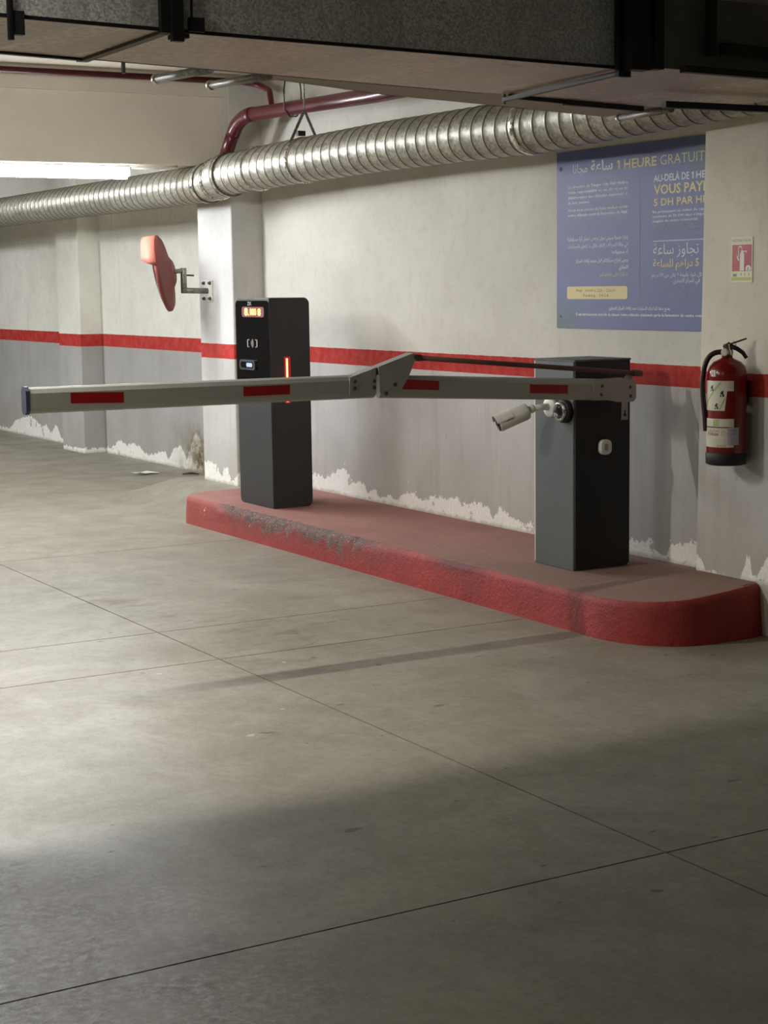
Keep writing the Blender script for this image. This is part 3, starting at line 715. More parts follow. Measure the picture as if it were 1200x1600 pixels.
def poster():
    X0, Z0, Y = -7.367, 1.315, 5.3485
    t = thing('parking_notice', (-6.67, 5.35, 1.315), 'large blue parking tariff notice in French and Arabic on the wall', 'poster')
    sh = MB().box((X0, Y-0.005, Z0), (-5.972, Y, 2.224)).build('printed_sheet', poster_mat(), t)
    fn = lambda u, v: (-7.376+u, Y-0.0058, Z0+v)
    Mw = simple('print_white', rgb(226, 226, 232), 0.6, 0, 0.02); My = simple('print_yellow', rgb(222, 206, 150), 0.6, 0, 0.02)
    Mg = simple('print_grey', rgb(150, 152, 168), 0.6, 0, 0.02); Mp = simple('print_pale_yellow', rgb(206, 198, 162), 0.6, 0, 0.02)
    Md = simple('print_dark', rgb(92, 80, 44), 0.6, 0, 0.02)
    w, y, g, p, d = Mw, My, Mg, Mp, Md
    def lay(mat, body, u0, v0, size, f, name=None, **kw):
        nm = name or ('heading_word' if size > 0.03 else 'text_line')
        mb = MB(); globals()['lay'](mb, body, u0, v0, size, f, **kw)
        if size <= 0.03: return mb.build(nm, mat, sh)
        # headings: one piece per word, split where the gap between letters is widest
        iv = sorted((min(mb.v[i][0] for i in q), max(mb.v[i][0] for i in q), n) for n, q in enumerate(mb.f))
        words = []; end = -1e9
        for a, b, n in iv:
            if a > end+size*0.24: words.append([])
            words[-1].append(n); end = max(end, b)
        for wd in words:
            m2 = MB(); m2.add(mb.v, [mb.f[n] for n in wd])
            used = sorted({i for q in m2.f for i in q}); mp = {o: k for k, o in enumerate(used)}
            m2.v = [m2.v[i] for i in used]; m2.f = [tuple(mp[i] for i in q) for q in m2.f]; m2.build(nm, mat, sh)
    def one(mat, u0, v0, size, wd): MB().add([fn(u0+a*wd, v0+b*size) for a, b in ((.42, 0), (1, 0), (1, 1), (.45, 1), (0, .86), (0, .66), (.42, .76))], [(0, 1, 2, 6), (2, 3, 6), (3, 4, 5, 6)]).build('numeral_one', mat, sh)
    lay(w, arabic('مجانا'), 0.152, 0.795, 0.046, fn, width=0.123)
    lay(w, arabic('ساعة'), 0.303, 0.797, 0.050, fn, width=0.181, bold=0.022)
    one(y, 0.520, 0.793, 0.044, 0.022); lay(y, 'HEURE', 0.574, 0.793, 0.044, fn, width=0.253, bold=0.022)
    lay(p, 'GRATUITE', 0.853, 0.792, 0.047, fn, width=0.362)
    L = ['La direction du Tanger City Mall décline', 'toute responsabilité en cas de vol ou de', 'détérioration des véhicules stationnés et']
    for k, s in enumerate(L): lay(w, s, 0.109, 0.720-0.0275*k, 0.0145, fn, width=0.498, bold=0.028, res=1)
    lay(w, 'de leur contenu.', 0.109, 0.639, 0.0145, fn, width=0.185, bold=0.028, res=1)
    lay(w, 'Nous vous prions de bien vouloir sortir', 0.109, 0.601, 0.0145, fn, width=0.498, bold=0.028, res=1)
    lay(w, 'votre véhicule avant la fermeture du Mall.', 0.109, 0.575, 0.0145, fn, width=0.498, bold=0.028, res=1)
    lay(g, 'Nous vous remercions pour votre', 0.109, 0.543, 0.0125, fn, width=0.498, res=1)
    lay(g, 'compréhension.', 0.109, 0.516, 0.0125, fn, width=0.18, res=1)
    A = [('إدارة طنجة سيتي مول ترفض تحمل أية مسؤولية', 0.451, 0.505, w), ('في حالة السرقة و التلف لكل ما يلحق بالسيارات', 0.415, 0.50, w), ('أو محتوياتها', 0.379, 0.13, w), ('يرجى إخراج سياراتكم قبل موعد إغلاق المركز', 0.339, 0.435, w), ('التجاري', 0.303, 0.075, w), ('شكرا على تفهمكم', 0.268, 0.23, p)]
    for s, v, wd, m in A: lay(m, arabic(s), 0.610, v, 0.0165, fn, width=wd, align='R', bold=0.025, res=1)
    # yellow hours box
    bx = MB(); r = 0.012; pts = []
    for cx, cz, a0 in ((0.606-r, 0.216-r, 0), (0.101+r, 0.216-r, 90), (0.101+r, 0.151+r, 180), (0.606-r, 0.151+r, 270)):
        for i in range(6):
            a = math.radians(a0+90*i/5); pts.append(fn(cx+r*math.cos(a), cz+r*math.sin(a)))
    bx.add(pts, [tuple(range(len(pts)))]); bx.build('hours_box', My, sh)
    fn2 = lambda u, v: (-7.376+u, Y-0.0064, Z0+v)
    lay(d, 'Mall : 10:00 à 22h - 22h30', 0.348, 0.188, 0.014, fn2, width=0.33, align='C', res=1)
    lay(d, 'Parking : 24/24', 0.348, 0.163, 0.014, fn2, width=0.21, align='C', res=1)
    def rule(m, u0, v0, u1, v1): MB().add([fn(u0, v0), fn(u1, v0), fn(u1, v1), fn(u0, v1)], [(0, 1, 2, 3)]).build('rule', m, sh)
    rule(g, 0.697, 0.147, 0.701, 0.746); rule(w, 0.803, 0.428, 1.30, 0.432)
    lay(w, 'AU-DELÀ DE', 0.806, 0.714, 0.033, fn, width=0.262, bold=0.014); one(w, 1.085, 0.714, 0.032, 0.014); lay(w, 'HEURE', 1.117, 0.714, 0.033, fn, width=0.17, bold=0.014)
    lay(y, 'VOUS PAYEZ', 0.807, 0.654, 0.045, fn, width=0.448, bold=0.024)
    lay(y, '5 DH PAR HEURE', 0.808, 0.599, 0.034, fn, width=0.510, bold=0.020)
    B = ['En présentant un ticket de caisse d’un', 'minimum de 50 DH dans n’importe quel', 'magasin du centre commercial.', 'Valable du Lundi - Dimanche toute', "l'année à l'exception des jours fériés", 'et des périodes de promotion. Merci']
    for k, s in enumerate(B): lay(w if k < 3 else g, s, 0.800, 0.565-0.0222*k, 0.012, fn, width=0.47 if k != 2 else 0.335, bold=0.026 if k < 3 else 0.01, res=1)
    lay(w, arabic('تجاوز ساعة'), 1.142, 0.366, 0.050, fn, width=0.338, align='R')
    lay(y, arabic('5 دراهم للساعة'), 1.143, 0.306, 0.036, fn, width=0.338, align='R', bold=0.02)
    lay(w, arabic('كل شراء بقيمة لا تقل عن 50 درهم'), 1.165, 0.259, 0.018, fn, width=0.37, align='R', bold=0.01, res=1)
    lay(w, arabic('في المركز التجاري'), 1.152, 0.231, 0.018, fn, width=0.195, align='R', bold=0.01, res=1)
    lay(g, arabic('في التوقف على وصل شراء صالح'), 1.165, 0.197, 0.016, fn, width=0.33, align='R', res=1)
    lay(g, arabic('لمدة من الساعة الأولى'), 1.15, 0.168, 0.016, fn, width=0.24, align='R', res=1)
    lay(w, arabic('يمنع منعا كليا ترك السيارات بعد إغلاق المركز التجاري'), 0.696, 0.099, 0.0145, fn, width=0.48, align='C', bold=0.025, res=1)
    lay(w, 'Il est strictement interdit de laisser votre véhicule stationné après la fermeture du centre commercial', 0.180, 0.067, 0.0135, fn, width=1.06, bold=0.03, res=1)
    MB().lathe((-7.376+0.045, Y-0.005, Z0+0.824), (0, -1, 0), [(0.010, 0), (0.010, 0.003)], 14).build('fixing_screw', M_black, t)
    MB().lathe((-7.376+0.045, Y-0.005, Z0+0.06), (0, -1, 0), [(0.006, 0), (0.006, 0.003)], 14).build('fixing_screw', M_black, t)
poster()

# ---------------------------------------------------------------- fire extinguisher and its sign
M_exred = simple('extinguisher_red', rgb(122, 20, 23), 0.22, 0, 0.06)
M_label = simple('label_paper', rgb(216, 214, 196), 0.5, 0, 0.05)
M_lilac = simple('sticker_lilac', rgb(186, 180, 196), 0.5, 0, 0.1)
M_green = simple('label_olive', rgb(176, 180, 130), 0.5, 0, 0.05)
M_hose = simple('hose_rubber', rgb(44, 18, 20), 0.5)
M_ink = simple('label_ink', rgb(34, 28, 28), 0.5); M_inkred = simple('label_red_ink', rgb(150, 60, 66), 0.5); M_inkg = simple('label_grey_ink', rgb(150, 148, 144), 0.5)
def extinguisher():
    cx, cy = -5.650, 5.008; r = 0.086
    t = thing('fire_extinguisher', (cx, cy, 0.752), 'red fire extinguisher hanging on the pillar at right', 'fire extinguisher')
    body = MB().lathe((cx, cy, 0.752), (0, 0, 1), [(r-.006, 0.05), (r, 0.056), (r, 0.388), (r*.985, 0.405), (r*.90, 0.428), (r*.70, 0.448), (r*.42, 0.460), (0.024, 0.466), (0.023, 0.482)], 48).build('cylinder', M_exred, t)
    MB().lathe((cx, cy, 0.752), (0, 0, 1), [(r-.012, 0), (r+.002, 0.006), (r+.003, 0.052), (r-.002, 0.058)], 48).build('base_skirt', simple('skirt_black', rgb(26, 26, 26), 0.6), t)
    MB().box((cx-0.03, cy+r-0.006, 1.02), (cx+0.03, 5.11, 1.12)).build('wall_bracket', M_black, t, bevel=0.003, bseg=1)
    MB().lathe((cx, cy, 1.226), (0, 0, 1), [(0.023, 0), (0.026, 0.006), (0.026, 0.022), (0.018, 0.03), (0.016, 0.052)], 24).build('valve', M_chrome, t)
    tc = Vector((0.749, -0.662, 0)); rt = Vector((0.662, 0.749, 0)); c0 = Vector((cx, cy, 0))
    MB().lathe(c0+tc*0.024-rt*0.008+Vector((0, 0, 1.243)), tc-rt*.4, [(0.016, 0), (0.016, 0.012), (0.013, 0.014)], 24).build('pressure_gauge', M_white, t)
    hz = lambda a, z: c0+rt*a+Vector((0, 0, z))
    MB().bar(hz(-0.016, 1.262), hz(0.012, 1.281), 0.022, 0.016).bar(hz(0.008, 1.276), hz(0.082, 1.301), 0.022, 0.007).build('squeeze_lever', M_black, t, bevel=0.002, bseg=1)
    MB().tube([hz(0.012, 1.268), hz(0.04, 1.258), hz(0.066, 1.240), hz(0.082, 1.216)], [0.011, 0.010, 0.009, 0.008], 12).build('carry_handle', M_black, t)
    MB().tube([hz(0.026, 1.290), hz(0.034, 1.283), hz(0.036, 1.272), hz(0.028, 1.262), hz(0.020, 1.268)], 0.002, 8).build('pin_ring', M_steel, t)
    path = [hz(-0.02, 1.244), hz(-0.05, 1.243), hz(-0.078, 1.225), hz(-0.097, 1.185), hz(-0.104, 1.13), hz(-0.104, 1.08), hz(-0.099, 1.02), hz(-0.092, 0.96), hz(-0.088, 0.90)]
    # smooth the hose
    def chaikin(p):
        q = [p[0]]
        for a, b in zip(p, p[1:]): q += [a*.75+b*.25, a*.25+b*.75]
        return q+[p[-1]]
    path = chaikin(chaikin(path))
    path = [q+tc*0.012+Vector((0, 0.0, 0)) for q in path]
    MB().tube(path, 0.0115, 12).build('hose', M_hose, t)
    def cyl(a, z, k=1.0): return c0+(tc*math.cos(a)+rt*math.sin(a))*(r+0.0008*k)+Vector((0, 0, z))
    R = math.radians
    def patch(name, a0, a1, z0, z1, m, k=1.0, par=body, notch=None):
        mb = MB(); n = 16; vs = []
        for i in range(n+1):
            a = R(a0+(a1-a0)*i/n); zz0, zz1 = z0, z1
            if notch and a0+(a1-a0)*i/n > notch[0]: zz0 = notch[1]
            vs += [cyl(a, zz0, k), cyl(a, zz1, k)]
        mb.add(vs, [(2*i, 2*i+2, 2*i+3, 2*i+1) for i in range(n)], 0, True); return mb.build(name, m, par)
    fnr = lambda k: (lambda u, v: cyl(u/r, v, k))
    l1 = patch('instruction_label', -82, 20, 0.993, 1.122, M_label, notch=(-2, 1.078))
    for (a0, z0, a1, z1) in ((-78, 1.01, -16, 1.118), (-22, 0.997, -4, 1.045)):
        mb = MB(); n = 10; vs = []
        for i in range(n+1):
            a = R(a0+(a1-a0)*i/n); z = z0+(z1-z0)*i/n; vs += [cyl(a, max(0.994, z-0.008), 1.6), cyl(a, min(1.121, z+0.008), 1.6)]
        mb.add(vs, [(2*i, 2*i+2, 2*i+3, 2*i+1) for i in range(n)]); mb.build('green_band', M_green, l1)
    for a0, z0 in ((-48, 1.083), (-15, 1.060), (-32, 1.006)):
        ink = MB()
        for dx, dz, w, h in ((0, 0.012, .008, .007), (-0.004, 0.004, .012, .009), (0.004, -0.006, .007, .010), (-0.006, -0.007, .005, .008)):
            u = R(a0)*r+dx; f = fnr(2); ink.add([f(u, z0+dz), f(u+w, z0+dz), f(u+w, z0+dz+h), f(u, z0+dz+h)], [(0, 1, 2, 3)])
        ink.build('pictogram', M_ink, l1)
    gi = MB()
    for k in range(4): lay(gi, 'lorem'[:0]+'—————', R(-52)*r, 1.040-0.0045*k-0.012*(k > 1), 0.004, fnr(2), width=0.045)
    gi.build('fine_print', M_inkg, l1)
    l2 = patch('contents_label', -82, 22, 0.834, 0.958, M_label)
    patch('label_rule', -74, 12, 0.919, 0.923, M_ink, 2, l2)
    patch('olive_flash', -40, -22, 0.926, 0.955, M_green, 2, l2)
    patch('amber_mark', -28, -2, 0.836, 0.845, simple('label_amber', rgb(202, 180, 120), 0.5), 2, l2)
    tx = MB(); lay(tx, arabic('تمارين'), R(-62)*r, 0.902, 0.010, fnr(2), width=0.062); lay(tx, 'FORSA', R(-62)*r, 0.885, 0.011, fnr(2), width=0.060, bold=0.02)
    tx.build('brand_lettering', M_inkred, l2)
    sq = MB()
    for k in range(5): lay(sq, '———————', R(-55)*r, 0.868-0.0055*k, 0.004, fnr(2), width=0.085)
    sq.build('fine_print', M_inkg, l2)
    ring = MB(); n = 24; f = fnr(2.2); vs = []
    for i in range(n):
        a = 2*math.pi*i/n; vs += [f(R(-9)*r+0.008*math.cos(a), 0.897+0.010*math.sin(a)), f(R(-9)*r+0.0065*math.cos(a), 0.897+0.0085*math.sin(a))]
    ring.add(vs, [(2*i, (2*i+2) % (2*n), (2*i+3) % (2*n), 2*i+1) for i in range(n)])
    ring.build('round_mark', M_inkg, l2)
    l3 = patch('inspection_sticker', 3, 37, 0.845, 0.920, M_lilac, 3)
    sq = MB(); f = fnr(4)
    lay(sq, 'NF EN3', R(6)*r, 0.905, 0.007, f, width=0.036); lay(sq, 'CTRL 24', R(8)*r, 0.888, 0.007, f, width=0.036)
    for k in range(4): lay(sq, '————', R(9)*r, 0.870-0.006*k, 0.005, f, width=0.036)
    sq.build('fine_print', simple('sticker_ink', rgb(112, 106, 122), 0.5), l3)
    l4 = patch('number_tag', -50, -34, 1.140, 1.168, M_white)
    sq = MB(); lay(sq, '8', R(-45)*r, 1.146, 0.016, fnr(2), width=0.007); sq.build('tag_number', M_inkg, l4)
    return
extinguisher()

def ext_sign():
    X0, X1, Z0, Z1, Y = -5.745, -5.607, 1.540, 1.738, 5.11
    t = thing('extinguisher_sign', ((X0+X1)/2, Y, Z0), 'small red and white extinguisher pictogram sign on the right pillar', 'sign')
    sh = MB().box((X0, Y-0.003, Z0), (X1, Y, Z1)).build('sign_plate', simple('sign_cream', rgb(224, 220, 186), 0.45, 0, 0.03), t, bevel=0.001, bseg=1)
    y1, y2 = Y-0.0036, Y-0.0043
    u = lambda a: X0+a*(X1-X0); v = lambda b: Z0+b*(Z1-Z0)
    fld = MB().add([(u(.06), y1, v(.255)), (u(.95), y1, v(.255)), (u(.95), y1, v(.83)), (u(.06), y1, v(.83))], [(0, 1, 2, 3)]).build('red_field', simple('sign_red', rgb(176, 52, 58), 0.45, 0, 0.06), sh)
    Msw = simple('sign_white', rgb(232, 226, 214), 0.5, 0, 0.02)
    def poly(pts, name): return MB().add([(u(a), y2, v(b)) for a, b in pts], [tuple(range(len(pts)))]).build(name, Msw, fld)
    poly([(.42, .265), (.62, .265), (.62, .63), (.58, .67), (.57, .67), (.57, .71), (.47, .71), (.47, .67), (.46, .67), (.42, .63)], 'cylinder_figure')
    poly([(.55, .69), (.72, .705), (.75, .67), (.71, .65), (.68, .68), (.55, .665)], 'lever_figure')
    arc = []
    for s, rr in ((0, .10), (1, .065)):
        for i in range(11):
            a = math.radians(180*i/10); a = a if s == 0 else math.pi-a
            arc.append((.43+rr*math.cos(a), .73+rr*.75*math.sin(a)))
    poly(arc, 'hose_figure')
    poly([(.33, .73), (.365, .73), (.375, .56), (.34, .56)], 'hose_figure')
    poly([(.25, .62), (.28, .60), (.38, .52), (.385, .46), (.36, .47), (.27, .56)], 'nozzle_figure')
    n = 20; poly([(.81+.13*math.cos(2*math.pi*i/n), .31+.075*math.sin(2*math.pi*i/n)) for i in range(n) if math.sin(2*math.pi*i/n) > -.75], 'number_disc')
    ink = MB(); fn = lambda a, b: (a, y1, b)
    lay(ink, 'EXTINCTEUR', u(.08), v(.895), 0.011, fn, width=0.115)
    Msi = simple('sign_ink', rgb(112, 104, 74), 0.5); ink.build('lettering', Msi, sh)
    for a in (.47, .64, .82):
        ink = MB(); lay(ink, '1', u(a), v(.155), 0.012, fn, width=0.004); ink.build('small_figure', Msi, sh)
    MB().add([(u(.05), y1, v(.05)), (u(.95), y1, v(.05)), (u(.95), y1, v(.12)), (u(.05), y1, v(.12))], [(0, 1, 2, 3)]).build('green_strip', simple('sign_olive', rgb(186, 190, 96), 0.5), sh)
    MB().add([(u(.10), y1, v(.14)), (u(.28), y1, v(.14)), (u(.28), y1, v(.20)), (u(.10), y1, v(.20))], [(0, 1, 2, 3)]).build('small_mark', simple('sign_teal', rgb(120, 140, 116), 0.5), sh)
    ik = MB(); fn3 = lambda a, b: (a, y2-0.0006, b); lay(ik, '1', u(.79), v(.275), 0.014, fn3, width=0.004); ik.build('number', M_ink, fld)
ext_sign()

# ---------------------------------------------------------------- traffic mirror
M_orange = simple('mirror_orange', rgb(180, 106, 88), 0.6, 0, 0.08)
M_mback = simple('mirror_back_red', rgb(116, 54, 46), 0.6, 0, 0.08)
def mirror():
    plate = Vector((-11.29, 5.11, 1.530))
    t = thing('traffic_mirror', plate, 'orange convex traffic mirror with hood on the white pillar', 'mirror')
    pl = MB().box((plate.x-0.075, 5.098, plate.z-0.075), (plate.x+0.075, 5.11, plate.z+0.075)).build('wall_plate', M_white, t, bevel=0.003, bseg=1)
    for dx in (-0.052, 0.052):
        for dz in (-0.055, 0.055): MB().lathe((plate.x+dx, 5.098, plate.z+dz), (0, -1, 0), [(0.013, 0), (0.013, 0.008), (0.006, 0.02)], 10).build('bolt', M_bolt, pl)
    N = Vector((-0.53, -0.83, -0.17)).normalized()
    C = Vector((-11.33, 4.765, 1.655))
    knee = Vector((-11.30, 4.92, 1.535)); top = Vector((-11.30, 4.92, 1.675))
    MB().tube([(-11.29, 5.10, 1.530), knee], 0.021, 14).build('bracket_arm', M_steel, t)
    MB().tube([knee+Vector((0, 0, -0.02)), top+Vector((0, 0, 0.02))], 0.022, 14).build('bracket_post', M_steel, t)
    hub = C-N*0.085
    MB().tube([top, hub], 0.016, 12).build('bracket_link', M_steel, t)
    MB().tube([top+Vector((0.0, 0.0, -0.03)), top+Vector((0.01, 0.075, -0.035))], 0.006, 8).build('clamp_screw', M_black, t)
    up = (Vector((0, 0, 1))-N*N.z).normalized(); R = 0.272
    bk = MB().lathe(C, -N, [(R, 0), (R, 0.02), (R*.92, 0.035), (R*.45, 0.062), (R*.30, 0.088), (R*.26, 0.092)], 48).build('back_shell', M_mback, t)
    gl = MB().lathe(C, N, [(R*.97, -0.004), (R*.97, 0), (R*.8, 0.018), (R*.5, 0.036), (R*.2, 0.045), (0.002, 0.047)], 48).build('mirror_glass', simple('mirror_silver', rgb(230, 232, 234), 0.04, 1.0, 0.01), t)
    sd = N.cross(up); vs = []; n = 30
    for rr in (R, R+0.004):
        for h in (0, 1):
            for k in range(n+1):
                a = math.radians(-78+156*k/n); ext = 0.078*min(1, max(0.0, (78-abs(math.degrees(a)))/9))
                vs.append(C+N*(-0.02+h*(ext+0.02))+(up*math.cos(a)+sd*math.sin(a))*rr)
    m = n+1; f = []
    for k in range(n): f += [(k, m+k, m+k+1, k+1), (2*m+k, 2*m+k+1, 3*m+k+1, 3*m+k), (m+k, 3*m+k, 3*m+k+1, m+k+1), (k, k+1, 2*m+k+1, 2*m+k)]
    f += [(0, 2*m, 3*m, m), (n, m+n, 3*m+n, 2*m+n)]
    MB().add(vs, f, 0, True).build('hood', M_orange, t)
mirror()

# ---------------------------------------------------------------- spiral ventilation duct
def spiral():
    t = thing('spiral_duct', (-8.0, 4.95, 2.18), 'round spiral zinc ventilation duct running along the wall above the notice', 'duct')
    right = [(-10.52, 2.305), (-9.7, 2.322), (-8.5, 2.332), (-7.6, 2.326), (-6.98, 2.322), (-6.19, 2.348), (-5.75, 2.361), (-4.6, 2.388), (-3.0, 2.42)]
    def zr(x):
        for (a, za), (b, zb) in zip(right, right[1:]):
            if a <= x <= b: return za+(zb-za)*(x-a)/(b-a)
        return right[0][1] if x < right[0][0] else right[-1][1]
    def run(name, x0, x1, zf, r, pitch=0.108, seg=56, mi=None):
        mb = MB(); n = int((x1-x0)/pitch)+1; br = [0.0, 0.010, 0.014, 0.020, 0.024, 0.066]
        cols = []; vs = []
        for k in range(-1, n+1):
            for b in br: cols.append((x0+k*pitch+b, r+(0.0022 if b in (0.014, 0.020) else 0.0)))
        L = len(cols)
        for (x, rr) in cols:
            for s in range(seg+1):
                a = 2*math.pi*s/seg; xx = min(max(x+pitch*s/seg, x0), x1)
                vs.append((xx, 4.95+rr*math.sin(a), zf(xx)+rr*math.cos(a)))
        fs0, fs1 = [], []
        for i in range(L-1):
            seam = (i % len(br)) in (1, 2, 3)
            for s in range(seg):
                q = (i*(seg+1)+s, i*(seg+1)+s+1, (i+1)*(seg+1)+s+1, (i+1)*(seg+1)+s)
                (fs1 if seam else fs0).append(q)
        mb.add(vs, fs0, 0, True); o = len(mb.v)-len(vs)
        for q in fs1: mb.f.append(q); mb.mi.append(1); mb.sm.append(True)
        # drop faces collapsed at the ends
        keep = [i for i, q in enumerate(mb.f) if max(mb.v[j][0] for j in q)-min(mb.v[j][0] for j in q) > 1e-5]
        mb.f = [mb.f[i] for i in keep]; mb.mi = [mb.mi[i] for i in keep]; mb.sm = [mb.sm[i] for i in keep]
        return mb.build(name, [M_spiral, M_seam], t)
    run('duct_run', -10.50, -3.0, zr, 0.136)
    zl = lambda x: 2.268
    run('duct_run', -24.0, -10.93, zl, 0.129)
    # elbow segments dropping under the beam
    e = MB().tube([(-10.50, 4.95, 2.305), (-10.62, 4.95, 2.301), (-10.72, 4.95, 2.288), (-10.82, 4.95, 2.274), (-10.94, 4.95, 2.268)], [0.137, 0.138, 0.137, 0.133, 0.130], 48, caps=False).build('elbow', M_spiral, t)
    def collar(x, z, r, w): MB().lathe((x, 4.95, z), (1, 0, 0), [(r-.006, 0), (r, 0.002), (r+.002, w*.3), (r+.002, w*.7), (r, w-0.002), (r-.006, w)], 48).build('collar', M_collar, t)
    collar(-10.56, 2.304, 0.146, 0.035); collar(-10.73, 2.287, 0.144, 0.02); collar(-10.92, 2.269, 0.138, 0.05)
    collar(-7.04, 2.3225, 0.1435, 0.042); collar(-10.10, 2.314, 0.1435, 0.014)
    for x, z, r in ((-10.565, 2.304, 0.149), (-10.522, 2.305, 0.149), (-10.735, 2.287, 0.1465), (-10.868, 2.269, 0.1405)): MB().lathe((x, 4.95, z), (1, 0, 0), [(r-.012, 0), (r, 0.002), (r, 0.006), (r-.012, 0.008)], 48).build('seam_ring', M_seam, t)
    # hanging strap at x -9.45
    xs = -9.47; zc = zr(xs)
    st = MB().lathe((xs, 4.95, zc), (1, 0, 0), [(0.139, 0), (0.142, 0.001), (0.142, 0.022), (0.139, 0.023)], 48).build('hanging_strap', M_collar, t)
    apex = Vector((xs+0.02, 4.95, zc+0.30))
    for s in (-1, 1): MB().bar((xs+0.011, 4.95+s*0.10, zc+0.10), apex, 0.018, 0.004, up=(1, 0, 0)).build('strap_leg', M_steel, st)
    MB().tube([apex, apex+Vector((0.0, 0, 0.36))], 0.005, 8).build('hanger_rod', M_steel, st)
    MB().box((xs-0.005, 4.90, zc+0.145), (xs+0.03, 4.95, zc+0.175)).build('strap_clip', M_black, st)
spiral()

# ---------------------------------------------------------------- sprinkler pipes
def arcpts(a, b, c, n=8):
    a, b, c = Vector(a), Vector(b), Vector(c)
    return [a*(1-t)**2+b*2*t*(1-t)+c*t*t for t in [i/n for i in range(n+1)]]
def pipes():
    Yp = 5.035
    t = thing('sprinkler_pipe', (-9.5, Yp, 2.4), 'thick maroon sprinkler pipe above the spiral duct along the wall', 'pipe')
    MB().tube([(-4.0, Yp, 2.625), (-8.7, Yp, 2.645), (-10.36, Yp, 2.686)], 0.045, 20).build('pipe_run', M_maroon, t)
    MB().tube(arcpts((-10.34, Yp, 2.686), (-10.57, Yp, 2.692), (-10.66, Yp, 2.58)), 0.048, 20).build('pipe_elbow', M_maroon, t)
    MB().tube([(-10.65, Yp, 2.60), (-10.80, Yp, 2.43)], 0.045, 20).build('pipe_drop', M_maroon, t)
    # wire hook holding the pipe
    xh = -9.78
    hk = [(xh, Yp-.03, 2.94), (xh, Yp-.055, 2.78), (xh, Yp-.052, 2.66), (xh+.01, Yp-.02, 2.618), (xh+.02, Yp+.02, 2.618), (xh+.03, Yp+.052, 2.66), (xh+.03, Yp+.05, 2.78), (xh+.03, Yp+.03, 2.94)]
    MB().tube(hk, 0.0045, 8).build('wire_hanger', M_black, t)
    b = thing('branch_pipe', (-10.6, 4.0, 2.9), 'thin maroon branch pipe below the ceiling in front of the beam', 'pipe')
    Xb = -10.5
    MB().tube([(Xb, -7.0, 2.914), (Xb, 4.98, 2.911)], 0.020, 14).build('pipe_run', M_maroon, b)
    MB().tube([(Xb, 4.97, 2.911)]+arcpts((Xb, 5.0, 2.911), (Xb, 5.17, 2.91), (-10.28, 5.13, 2.83))+[(-10.12, 5.06, 2.72)], 0.020, 14).build('pipe_bend', M_maroon, b)
pipes()

